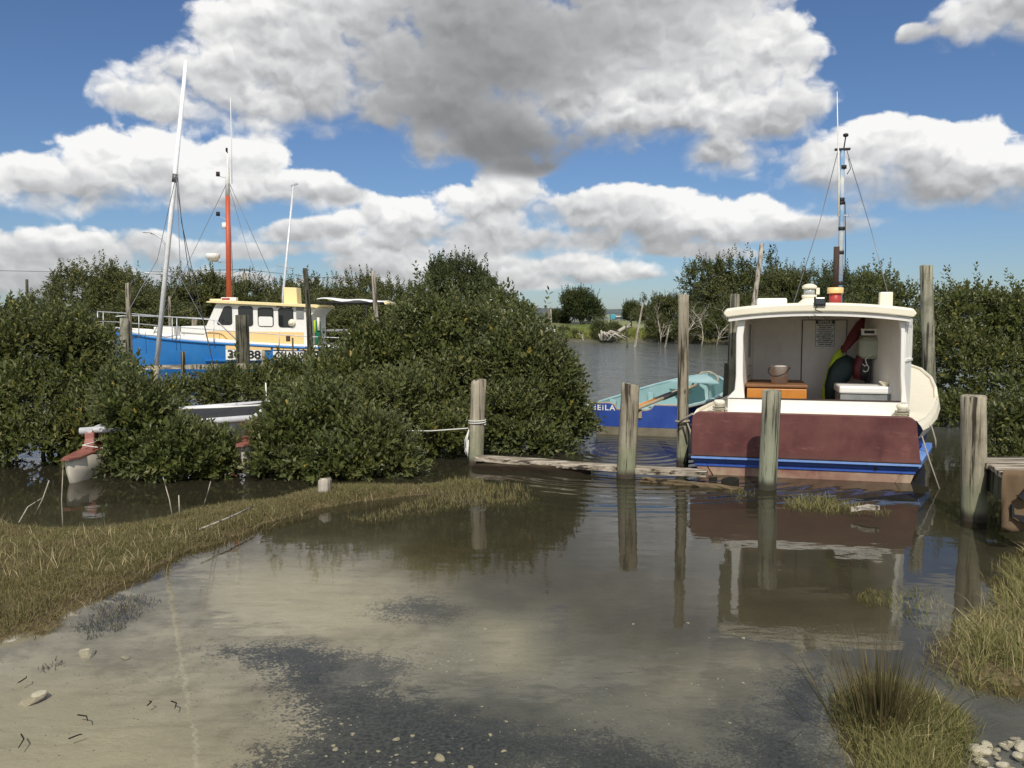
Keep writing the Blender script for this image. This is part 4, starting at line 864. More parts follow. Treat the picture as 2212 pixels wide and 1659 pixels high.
mb.rings([[(r * (1 + .07 * (k % 2)) * math.cos(2 * PI * k / n), r * (1 + .07 * (k % 2)) * math.sin(2 * PI * k / n), z) for k in range(n)] for r, z in ((.03, 0), (.032, .012), (.062, .045), (.058, .043), (.03, .014))], smooth=False); mb.build('bowl', M_CREAM, b)
b = aboard('outboard_motor', 'old grey outboard motor hung on the cabin side wall', 'motor', .80, 1.18, 1.10)
mb = MB(); mb.rings([[(sx * w, sy * d, z) for sx, sy in ((-1, -.8), (-.75, -1), (.75, -1), (1, -.8), (1, .8), (.75, 1), (-.75, 1), (-1, .8))] for w, d, z in ((.07, .08, .12), (.115, .12, .16), (.12, .13, .26), (.115, .12, .33), (.085, .09, .37))], smooth=False); mb.build('cowling', paint('motor_cowl', srgb(166, 170, 152), srgb(140, 146, 128), .5, .5), b, bevel=.012)
mb = MB(); mb.mat(0).box((-.01, -.05, .43), (.17, .05, .075)); mb.mat(1).box((-.01, -.078, .43), (.11, .006, .032)); mb.mat(1).tube([(-.07, 0, .45), (-.1, -.05, .40)], .03, 8); mb.build('bracket', [M_DULLWHITE, M_BLACK], b, bevel=.004)
mb = MB(); mb.box((0, .02, .0), (.06, .09, .26)); mb.box((0, .02, -.2), (.045, .12, .16)); mb.build('leg', M_BLACK, b, bevel=.01)
b = aboard('hook_line', 'pale twisted line with hooks hanging below the outboard motor', 'line', .74, 1.0, 1.22)
mb = MB(); mb.tube([(.07, 0, .05), (.03, 0, .04), (.0, -.01, .0), (.015, -.01, -.05), (.04, -.01, -.09), (.03, -.01, -.13), (0, -.01, -.14), (-.02, -.01, -.125)], .006, 5); mb.tube([(-.03, -.01, -.05), (-.005, -.01, -.075), (.02, -.01, -.06)], .005, 5); mb.build('cord', M_WROPE, b)
b = aboard('oilskin_jacket', 'red, dark green and hi-vis yellow oilskins hanging in the cabin corner', 'jacket', .60, 1.30, 0)
def fold(mb, pts, wid, th=.05, n=10):
    """a hanging fold of cloth: flattened tube along pts"""
    rings = []
    for i, p in enumerate(pts):
        p = Vector(p); t_ = (Vector(pts[min(i + 1, len(pts) - 1)]) - Vector(pts[max(i - 1, 0)])).normalized(); sd = Vector((0, 1, 0)).cross(t_).normalized(); w = wid[i]
        rings.append([p + sd * (w * math.cos(2 * PI * k / n) * (1 + .12 * math.sin(3 * k + i))) + Vector((0, 1, 0)) * (th * math.sin(2 * PI * k / n) * (1 + .3 * math.cos(4 * k + i))) for k in range(n)])
    mb.rings(rings)
mb = MB(); fold(mb, [(.17, .1, 1.70), (.13, .07, 1.60), (.06, .03, 1.48), (-.02, .0, 1.36), (-.08, 0, 1.29)], [.02, .055, .06, .045, .03]); mb.build('sleeve', M_OILRED, b)
mb = MB(); fold(mb, [(-.08, 0, 1.31), (-.13, -.02, 1.2), (-.19, -.04, 1.06), (-.25, -.06, .86), (-.26, -.06, .6)], [.035, .055, .045, .035, .05], .035); fold(mb, [(.155, -.03, 1.48), (.165, -.03, 1.36), (.16, -.03, 1.27)], [.022, .02, .015], .015); mb.build('hi_vis_lining', M_HIVIS, b)
mb = MB(); fold(mb, [(.02, -.02, 1.24), (-.03, -.05, 1.14), (-.1, -.07, 1.02), (-.18, -.08, .88), (-.2, -.08, .6)], [.05, .12, .13, .085, .08], .06); fold(mb, [(-.05, .02, 1.36), (-.06, .02, 1.3)], [.03, .03], .03); mb.build('body', M_OILGREEN, b)
mb = MB(); fold(mb, [(.19, -.04, 1.33), (.16, -.06, 1.24), (.12, -.08, 1.10), (.11, -.08, .98)], [.04, .075, .08, .06], .06); mb.build('trousers', M_OILRED, b)
mb = MB(); fold(mb, [(.19, -.08, 1.22), (.165, -.11, 1.1), (.155, -.11, .97)], [.035, .05, .045], .05); mb.build('bib', plain('black_oilskin', (.02, .02, .022), .5), b)
b = aboard('mooring_rope', 'thin rope running from the stern corner of the red-sterned boat into the water', 'rope', 1.14, -.03, 0)
mb = MB(); mb.tube([(-.03, .2, .55), (.06, .3, .60), (.16, .32, .56), (.2, .3, .42), (.205, .3, .33)], .009, 5); mb.tube([(.0, -.02, .50), (.06, -.1, .27), (.15, -.2, -.03)], .007, 5); mb.build('line', M_ROPE, b)
# ================================================================ the blue workboat beyond the mangroves
M_BRIGHTBLUE = paint('bright_blue_paint', srgb(40, 116, 184), srgb(66, 138, 198), .3, .4, scale=2.5, grime=.12)
M_BUFF = paint('buff_topsides', srgb(236, 200, 138), srgb(226, 190, 130), .2, .45, scale=3, grime=.1)
M_BUFFROOF = paint('pale_yellow_paint', srgb(238, 220, 162), srgb(226, 206, 150), .25, .45, scale=3, grime=.12)
M_MASTRED = paint('orange_red_paint', srgb(186, 82, 50), srgb(200, 110, 80), .25, .45, scale=5)
M_CANVAS = paint('white_canvas', srgb(236, 236, 232), srgb(220, 220, 214), .3, .8, scale=5, grime=.1)
def round_poly(pts, r, n=5):
    out = []; N = len(pts); P = [Vector(p) for p in pts]
    for i in range(N):
        a, b, c = P[i - 1], P[i], P[(i + 1) % N]; u, w = (a - b).normalized(), (c - b).normalized(); rr = min(r, (a - b).length * .45, (c - b).length * .45)
        p0, p1 = b + u * rr, b + w * rr
        for k in range(n + 1):
            t_ = k / n; out.append((1 - t_) ** 2 * p0 + 2 * t_ * (1 - t_) * b + t_ * t_ * p1)
    return out
def workboat():
    OX, OY = -8.5, 26.4
    root = thing('workboat', 'bright blue workboat with white and buff wheelhouse and orange mast', 'boat', (OX, OY, 0))
    S = [-3.75, -3.5, -3.0, -2.3, -1.4, -.4, .8, 2.0, 3.2, 4.6]
    Bm = [.03, .26, .58, .92, 1.18, 1.33, 1.40, 1.41, 1.38, 1.28]; Zs = [1.34, 1.28, 1.20, 1.11, 1.03, .96, .90, .84, .79, .77]
    rows = [[], []]
    for i in range(len(S)):
        b, z = Bm[i], Zs[i]; f = min(1, (S[i] + 3.75) / 2.5)
        sec = [(b, z), (b * .97, z - .25), (b * (.86 + .06 * f), .42), (b * (.70 + .12 * f), .02), (b * .45, -.35), (.01, -.6)]
        for sgi, sg in ((0, -1), (1, 1)): rows[sgi].append([(S[i] + (.35 * (1 - q / 5) * (i == 0) * -0.0), sg * w, zz) for q, (w, zz) in enumerate(sec)])
    h = MB()
    for sgi in (0, 1): h.grid([r if sgi else r[::-1] for r in rows[sgi]])
    h.add([r for r in rows[0][-1]] + [r for r in rows[1][-1]][::-1], [list(range(12))])
    h.build('hull', M_BRIGHTBLUE, root)
    rb = MB(); rb.tube([(S[i], -Bm[i] - .012, Zs[i] - .02) for i in range(len(S))], .035, 7); rb.tube([(S[i], Bm[i] + .012, Zs[i] - .02) for i in range(len(S))], .035, 7); rb.build('rubbing_strake', M_BRIGHTBLUE, root)
    st2 = MB(); st2.rings([[(x, y, z) for y, z in ((-w, .47), (-w - .09, .455), (-w - .08, .40), (-w, .37))] for x, w in ((-.58, 1.20), (-.45, 1.23), (.8, 1.30), (2.0, 1.31), (4.0, 1.26))], smooth=False); st2.build('spray_rail', M_BRIGHTBLUE, root)
    bw = MB(); 
    for a_, b_, hh in ((0, 4, .0), (4, 9, -.10)):
        pass
    bwz = [.05, .09, .13, .13, .13, .12, .07, .05, .05, .05]
    for sg in (-1, 1): bw.grid([[(S[i], sg * (Bm[i] - .015), Zs[i]), (S[i], sg * (Bm[i] - .05), Zs[i] + bwz[i])] for i in range(len(S))])
    bw.build('bulwark', M_WHITE, root, solid=-.03)
    dk = MB(); dk.grid([[(S[i], -Bm[i] + .03, Zs[i] + .01), (S[i], 0, Zs[i] + .05), (S[i], Bm[i] - .03, Zs[i] + .01)] for i in range(len(S))]); dk.build('deck', M_DULLWHITE, root)
    MB().box((-1.95, -.55, 1.24), (.62, .5, .34)).build('deck_locker', M_WHITE, root, bevel=.02)
    tr = MB(); tr.prism([(-1.40, -.95, .9), (-.55, -.95, .9), (-.55, -.95, 1.41), (-1.38, -.95, 1.43)], (0, 1.9, 0)); tr.build('trunk_cabin', M_WHITE, root, bevel=.02)
    cab = MB(); cab.prism(round_poly([(-.72, -1.0, .85), (2.52, -1.0, .82), (2.52, -1.0, 1.75), (2.76, -1.0, 1.99), (-.28, -1.0, 2.12), (-.62, -1.0, 1.40)], .05, 3), (0, 2.0, 0)); cab.build('wheelhouse', M_WHITE, root)
    lb = MB(); lb.prism([(-.66, -1.004, .97), (2.30, -1.004, .90), (2.30, -1.004, 1.25), (-.50, -1.004, 1.29), (-.62, -1.004, 1.20)], (0, .003, 0)); lb.build('buff_band', M_BUFF, root)
    vt = MB(); vt.box((1.83, -1.008, 1.06), (.125, .012, .16)); vt.build('vent', M_RUSTPIPE, root)
    for x in (.22, .78): sm = MB(); sm.box((x, -1.004, 1.55), (.008, .006, 1.1)); sm.build('panel_seam', M_DULLWHITE, root)
    W = [[(-.30, 1.47), (.18, 1.47), (.18, 2.03), (-.05, 2.03)], [(.36, 1.44), (.80, 1.43), (.80, 2.02), (.36, 2.03)], [(.94, 1.42), (1.41, 1.41), (1.41, 1.98), (.94, 1.99)], [(1.55, 1.40), (2.0, 1.39), (2.0, 1.965), (1.55, 1.975)]]
    for i, w in enumerate(W):
        fr = MB(); pts = [(x, -1.001, z) for x, z in w]; fr.prism(round_poly(pts, .10), (0, -.014, 0)); f = fr.build('window', M_BLACK, root)
        c = sum((Vector(p) for p in pts), Vector()) / 4; pi = [c + (Vector(p) - c) * .91 for p in pts]; pi = [Vector((p.x, -1.0155, p.z)) for p in pi]
        g = MB(); g.prism(round_poly(pi, .09), (0, -.003, 0)); g.build('pane', M_GLASS, f)
        if i == 2:
            bl = MB(); bl.prism(round_poly([(.965, -1.0186, 1.44), (1.385, -1.0186, 1.43), (1.385, -1.0186, 1.71), (.965, -1.0186, 1.72)], .06), (0, -.003, 0)); bl.build('window_board', M_WHITE, f)
    ws = MB(); ws.prism([(-.60, -.85, 1.50), (-.34, -.85, 2.05), (-.34, -.06, 2.05), (-.60, -.06, 1.50)], (-.03, 0, .012)); ws.prism([(-.60, .06, 1.50), (-.34, .06, 2.05), (-.34, .85, 2.05), (-.60, .85, 1.50)], (-.03, 0, .012)); ws.build('windscreen', M_GLASS, root)
    rf = MB(); rf.rings([[(x, y, z) for x, z in ((-.55, 2.13), (-.50, 2.17), (-.2, 2.20), (2.70, 2.07), (2.80, 2.02), (2.74, 1.96), (2.60, 1.985), (-.3, 2.115))] for y in (-1.16, -1.12, 0, 1.12, 1.16)], smooth=False); rf.build('wheelhouse_roof', M_BUFFROOF, root, bevel=.012)
    MB().box((-.36, -.55, 2.215), (.40, .5, .06)).build('roof_fairing', M_BUFFROOF, root, bevel=.025)
    bx = MB(); bx.prism([(1.66, -.75, 2.06), (2.06, -.75, 2.06), (2.04, -.75, 2.58), (1.66, -.75, 2.59)], (0, .55, 0)); bx.build('exhaust_casing', M_BUFFROOF, root, bevel=.012)
    rbx = MB(); rbx.mat(0).box((.08, -.9, 2.235), (.44, .2, .10)); rbx.mat(1).box((.0, -1.003, 2.235), (.24, .01, .055)); rbx.build('lifebuoy_box', [M_WHITE, M_RED], root, bevel=.008)
    MB().box((2.20, -1.02, 1.83), (.22, .03, .34)).build('side_board', M_PLAST_GREY, root)
    for tx, x_, nn_ in (('MNZ', 1.50, 'registration_letters'), ('121881', 1.76, 'registration_number')): nm = MB(); v, f = text_geom(tx, .085, 0, align='LEFT', bold=.003); nm.add([(x_ + p[0], -1.003, 2.005 - (x_ - 1.5) * .04 + p[1] * .9 - p[0] * .04) for p in v], f); nm.build(nn_, M_BLACK, root)
    def board(txt, x0, x1, z0, z1, dz, size, nm_, w):
        mb = MB(); mb.mat(0).prism([(x0, -1.43, z0), (x1, -1.43, z0 - dz), (x1, -1.43, z1 - dz), (x0, -1.43, z1)], (0, .02, 0))
        v, f = text_geom(txt, size, 0, bold=.012); ww = max(p[0] for p in v) - min(p[0] for p in v); k = w / ww; xc = (x0 + x1) / 2
        mb.mat(1).add([(xc + p[0] * k, -1.4325, (z0 + z1) / 2 - dz * .5 + p[1] - p[0] * k * dz / (x1 - x0)) for p in v], f)
        return mb.build(nm_, [M_WHITE, M_BLACK], root)
    board('39688', .10, 1.18, .45, .755, .02, .33, 'number_board', .98)
    board('CHARISMA', 1.49, 2.78, .42, .705, .02, .30, 'name_board', 1.20)
    bp = MB()
    for x0, x1 in ((.10, 1.42), (1.49, 2.18), (2.26, 2.9)): bp.prism([(x0, -1.418, .765 - x0 * .012), (x1, -1.418, .75 - x1 * .012), (x1, -1.418, .85 - x1 * .022), (x0, -1.418, .87 - x0 * .022)], (0, .01, 0))
    bp.build('side_panel', M_BUFF, root)['kind'] = 'stuff'
    mt = MB(); mt.mat(0).tube([(-.20, -.1, 2.15), (-.16, -.1, 5.38)], [.085, .07], 12); mt.mat(1).tube([(-.16, -.1, 5.38), (-.145, -.1, 6.0), (-.13, -.1, 6.30), (-.125, -.1, 6.65)], [.07, .06, .035, .028], 12)
    mt.mat(2).tube([(-.125, -.1, 6.65), (-.15, -.1, 6.72)], .015, 6); mt.lathe([(.03, 0), (.035, .1), (.02, .12)], (-.155, -.1, 6.70), 8)
    m = mt.build('mast', [M_MASTRED, M_WHITE, M_BLACK], root)
    rd = MB(); rd.mat(0).lathe([(.15, 0), (.165, .06), (.21, .075), (.215, .19), (.20, .215)], (-.66, -.1, 3.42), 22); rd.mat(1).bar((-.7, -.1, 3.40), (-.18, -.1, 3.40), .10, .02); rd.bar((-.6, -.1, 3.42), (-.18, -.1, 3.28), .03, .02); rd.build('radar_dome', [M_WHITE, M_STEEL], m)
    ln = MB(); ln.mat(1).bar((-.15, -.1, 5.9), (-.40, -.1, 5.97), .02, .02); ln.mat(0).lathe([(.06, 0), (.06, .13)], (-.44, -.1, 5.97), 10); ln.build('masthead_lamp', [M_RUSTPIPE, M_STEEL], m)
    ln = MB(); ln.mat(1).bar((-.2, -.1, 4.66), (-.45, -.1, 4.78), .03, .02); ln.mat(0).lathe([(.06, 0), (.06, .12)], (-.47, -.1, 4.78), 10); ln.build('steaming_lamp', [M_BLACK, M_STEEL], m)
    ln = MB(); ln.lathe([(.07, 0), (.08, .06), (.08, .16), (.04, .18)], (-.28, -.1, 4.40), 12); ln.build('horn', M_WHITE, m)
    ae = MB(); ae.tube([(-.02, -.1, 5.75), (-.005, -.1, 7.0), (0, -.1, 8.3)], [.012, .012, .009], 6); ae.bar((-.1, -.1, 5.8), (-.02, -.1, 5.78), .02, .02); ae.build('whip_aerial', M_WHITE, m)
    sy = MB(); sy.tube([(-.12, -.15, 5.75), (.7, -.9, 3.5), (1.25, -1.05, 2.14)], .008, 4); sy.tube([(-.12, .0, 5.75), (1.2, .9, 2.14)], .008, 4); sy.tube([(-.16, -.15, 5.75), (-1.6, -.9, 2.4), (-2.2, -.95, 1.2)], .008, 4); sy.tube([(-.1, -.1, 4.5), (-.06, -.13, 3.2), (-.04, -.2, 2.2)], .012, 4); sy.build('stay', M_WIRE, m)
    # bow rail
    ra = MB()
    def rp(px, py, Y=25.0): a = at(px, py, Y); return (a.x - OX, a.y - OY, a.z)
    ra.tube([rp(203, 694, 26.1), rp(212, 673, 26), rp(275, 677, 25.3), rp(345, 683, 25), rp(462, 691, 25), rp(470, 695, 25), rp(514, 737, 25)], .018, 6)
    ra.tube([rp(203, 694, 26.1), rp(262, 696, 25.4), rp(347, 704, 25), rp(484, 714, 25), rp(660, 727, 25), rp(770, 731, 25), rp(776, 740, 25), rp(776, 765, 25)], .014, 6)
    for px, y0, y1, Y in ((211, 672, 716, 26), (223, 674, 720, 25.8), (300, 679, 731, 25.2), (372, 685, 736, 25), (382, 686, 737, 25), (462, 691, 745, 25), (603, 719, 750, 25)): ra.tube([rp(px, y0, Y), rp(px, y1, Y)], .014, 6)
    ra.tube([(S[0], .0, 1.72), (S[1], .35, 1.75), (S[3], .9, 1.70), (S[5], 1.2, 1.62)], .018, 6)
    ra.build('bow_rail', M_STEEL, root)
    aw = MB(); xs = np.linspace(2.68, 4.72, 12)
    aw.grid([[(x, y, 2.30 - (x - 2.68) * .045 + .035 * math.sin(i * 1.15) * (1 if abs(y) > .5 else .4) - .05 * (abs(y) / .95) ** 2 * 1.2) for y in (-.95, -.8, -.3, .3, .8, .95)] for i, x in enumerate(xs)]); aw.build('awning', M_CANVAS, root, solid=.015)
    af = MB(); af.mat(0).tube([(2.6, -.93, 2.13), (4.75, -.93, 2.12)], .03, 7); af.tube([(2.6, .93, 2.13), (4.75, .93, 2.12)], .03, 7); af.mat(1).tube([(4.74, -.97, 2.12), (4.74, .97, 2.12)], .045, 8); af.mat(0).tube([(4.15, -.9, .8), (4.15, -.9, 2.12)], .025, 7); af.build('awning_frame', [M_BLACK, M_BUFFROOF], root)
    sb = MB(); sb.mat(0).prism([(3.75, -1.1, .75), (4.5, -1.1, .75), (4.5, -1.1, 1.24), (3.62, -1.1, 1.26)], (0, 2.0, 0)); sb.mat(1).box((3.6, -.2, 1.3), (1.3, 1.4, .06)); sb.build('stern_locker', [M_WHITE, M_PLAST_GREY], root, bevel=.01)
    return root, rp
WB, wb_pt = workboat()
# clothing hung in the wheelhouse doorway, and a hat in the last window
t_ = thing('towel', 'dark green towel and hi-vis vest hanging behind the wheelhouse of the blue workboat', 'towel', at(684, 745, 25.5))
mb = MB(); 
k_ = 25.5 / FPX
mb.grid([[(x * k_, .03 * math.sin(x * .9), (745 - y) * k_) for x in (-3, 0, 3, 6, 9)] for y in (694, 712, 730, 752)]); mb.build('cloth', paint('green_cloth', srgb(20, 96, 70), srgb(30, 110, 84), .3, .9), t_, solid=.012)
mb = MB(); mb.grid([[(x * k_, -.03, (745 - y) * k_) for x in (-5, -3, -1)] for y in (692, 706, 720)]); mb.build('vest', M_HIVIS, t_, solid=.012)
mb = MB(); mb.grid([[(x * k_, -.05 + .02 * math.sin(x), (745 - y) * k_) for x in (2, 5, 8)] for y in (686, 700, 714)]); mb.build('glove', M_CREAM, t_, solid=.03)
t_ = at(630, 697, 25.36); hb = MB(); hb.lathe([(.11, 0), (.105, .012), (.06, .02), (.055, .05), (.03, .06)], (0, 0, 0), 16); hat = hb.build('sun_hat', M_CREAM); hat.location = t_; hat.rotation_euler = (R(80), 0, R(-10)); tag(hat, 'cream sun hat against the last wheelhouse window', 'hat')

# ================================================================ blue rowing boat
M_TURQ = paint('turquoise_paint', srgb(144, 178, 178), srgb(172, 194, 190), .45, .5, scale=5, grime=.2)
M_ROYAL = paint('royal_blue_paint', srgb(34, 66, 146), srgb(64, 98, 170), .3, .5, scale=6, grime=.2)
M_RAWWOOD = paint('bare_wood', srgb(172, 156, 128), srgb(150, 128, 98), .5, .8, scale=10, grime=.3)
def dinghy():
    rz = R(-30); root = thing('rowing_boat', 'royal blue rowing boat with turquoise inside and notched transom', 'boat', (1.82, 12.2, 0), rz)
    S = [0, .54, 1.19, 1.84, 2.38, 2.86, 3.19, 3.37]; B = [.66, .71, .74, .72, .63, .45, .24, .04]; Z = [.44, .44, .46, .50, .55, .61, .66, .69]
    out = MB(); inn = MB(); sc = MB()
    for sg in (-1, 1):
        ro = [[(sg * b, s, z), (sg * b * .96, s, z * .62), (sg * b * .90, s, .10), (sg * b * .86, s, .06), (sg * b * .70, s, -.08), (0, s, -.12)] for s, b, z in zip(S, B, Z)]
        if sg < 0: ro = [r[::-1] for r in ro]
        for j in range(5):
            jj = j if sg > 0 else 4 - j
            out.mat(0 if jj < 2 else 1).grid([[r[j], r[j + 1]] for r in ro])
        ri = [[(sg * (b - .03), s, z - .005), (sg * (b * .95 - .03), s, z * .6), (sg * max(b * .84 - .03, 0), s, .12), (0, s, .07)] for s, b, z in zip(S, [max(q, .035) for q in B], Z)]
        inn.grid([r[::-1] for r in ri] if sg > 0 else ri)
    out.build('hull', [M_ROYAL, M_SCUM2], root); inn.build('inner_skin', M_TURQ, root)
    nt_ = [(-.66, .0, .44), (-.42, 0, .445), (-.33, 0, .35), (.10, 0, .345), (.16, 0, .36), (.21, 0, .44), (.66, 0, .44), (.635, 0, .10), (.60, 0, .10), (-.60, 0, .10), (-.635, 0, .10)]
    t1 = MB(); t1.mat(0).prism([(-.665, -.02, .445), (-.40, -.02, .45), (-.34, -.02, .43), (-.30, -.02, .36), (.12, -.02, .355), (.18, -.02, .375), (.23, -.02, .44), (.665, -.02, .44), (.615, -.02, .115), (-.615, -.02, .115)], (0, .04, 0)); t1.mat(1).prism([(-.615, -.019, .115), (.615, -.019, .115), (.53, -.019, -.10), (-.53, -.019, -.10)], (0, .038, 0)); t1.build('transom', [M_ROYAL, M_SCUM2], root, bevel=.004)
    tc = MB(); tc.tube([(-.665, -.0, .45), (-.40, -.0, .456), (-.34, 0, .436), (-.30, 0, .366), (.12, 0, .361), (.18, 0, .381), (.23, 0, .446), (.665, 0, .446)], .016, 6); tc.mat(0).box((-.05, -.03, .30), (.22, .025, .10)); tc.build('transom_cap', M_RAWWOOD, root, bevel=.004)
    gw = MB()
    for sg in (-1, 1): gw.rings([[(sg * (b + o), s, z + dz) for o, dz in ((.022, .012), (-.035, .014), (-.035, -.012), (.022, -.03))] for s, b, z in zip(S, B, Z)], smooth=True)
    gw.build('gunwale', M_TURQ, root, bevel=.004)
    rw = MB(); rw.tube([(B[i] + .024, S[i], Z[i] - .01) for i in range(len(S))], .014, 6); rw.tube([(-B[i] - .024, S[i], Z[i] - .01) for i in range(len(S))], .014, 6); rw.build('rubbing_strake', paint('worn_strake', srgb(150, 150, 140), None, .4, .6), root)
    th = MB(); th.box((0, 1.35, .30), (1.30, .24, .03)); th.build('thwart', M_TURQ, root, bevel=.006)
    th = MB(); th.box((0, .32, .26), (1.24, .5, .03)); th.build('stern_seat', M_TURQ, root, bevel=.006)
    bd = MB(); bd.prism([(-.42, 2.55, .585), (.42, 2.55, .585), (.06, 3.08, .672), (-.06, 3.08, .672)], (0, 0, .02)); bd.build('foredeck', M_TURQ, root)
    for s, b in ((.62, .66), (1.15, .68), (2.0, .60)):
        for sg in (-1, 1):
            kn = MB(); s_ = s * 1.08; kn.prism([(sg * (b - .0), s, .45), (sg * (b - .09), s, .43), (sg * (b * .88), s, .2), (sg * (b - .01), s, .2)], (0, .05, 0)); kn.build('knee', M_TURQ, root)
    v, f = text_geom('SHEiLA', .115, 0, bold=.002, space=1.22); nm = MB(); ww = max(p[0] for p in v) - min(p[0] for p in v); nm.add([(-.53 + p[0] * .42 / ww, -.0225, .385 + p[1] * .95) for p in v], f); nm.build('name_letters', M_WHITE, root)
    for o_ in kids(root):                      # the stern board is set askew to the centre line
        for vv in o_.data.vertices: vv.co.y += .24 * vv.co.x * max(0, 1 - vv.co.y / 3)
    return root, rz
M_SCUM2 = paint('muddy_waterline', srgb(112, 104, 86), srgb(146, 138, 118), .8, .85, scale=5, grime=.5)
DG, DRZ = dinghy()
def dpt(x, y, z):
    y = y * 1.08 + .24 * x * max(0, 1 - y / 3); c, s = math.cos(DRZ), math.sin(DRZ); return Vector((1.82 + x * c - y * s, 12.2 + x * s + y * c, z))
for i, (a, b, lb) in enumerate((((-.10, -.25, .365), (.28, 1.0, .60), 'brown-shafted oar resting in the transom notch of the rowing boat, left of the pair'), ((-.02, -.22, .37), (.42, 1.05, .64), 'grey oar resting in the transom notch of the rowing boat, right of the pair'))):
    A, Bp = dpt(*a), dpt(*b); o = thing('oar', lb, 'oar', A, group='oars in the blue rowing boat')
    mb = MB(); d = Bp - A; mb.tube([d * .1, d * .55], .026, 8); mb.build('shaft', M_ORANGE if i == 0 else M_RAWWOOD, o)
    mb = MB(); mb.tube([d * .50, d * .78], .034, 8); mb.build('collar', M_BLACK, o)
    mb = MB(); mb.tube([d * .78, d * 1.05], .024, 8); mb.build('grip', M_RAWWOOD, o)
o = thing('rope_coil', 'grey rope looped over the bow of the rowing boat', 'rope', dpt(0, 2.95, .66)); mb = MB()
mb.tube([dpt(x, y, z) - Vector(o.location) for x, y, z in ((-.2, 2.75, .45), (-.14, 2.8, .60), (-.05, 2.88, .73), (.08, 2.92, .74), (.2, 2.85, .70), (.3, 2.7, .64), (.33, 2.5, .58))], .02, 7); mb.tube([dpt(x, y, z) - Vector(o.location) for x, y, z in ((-.2, 2.75, .45), (-.24, 2.72, .40), (-.2, 2.70, .36), (-.16, 2.72, .41))], .016, 6); mb.build('line', M_ROPE, o)

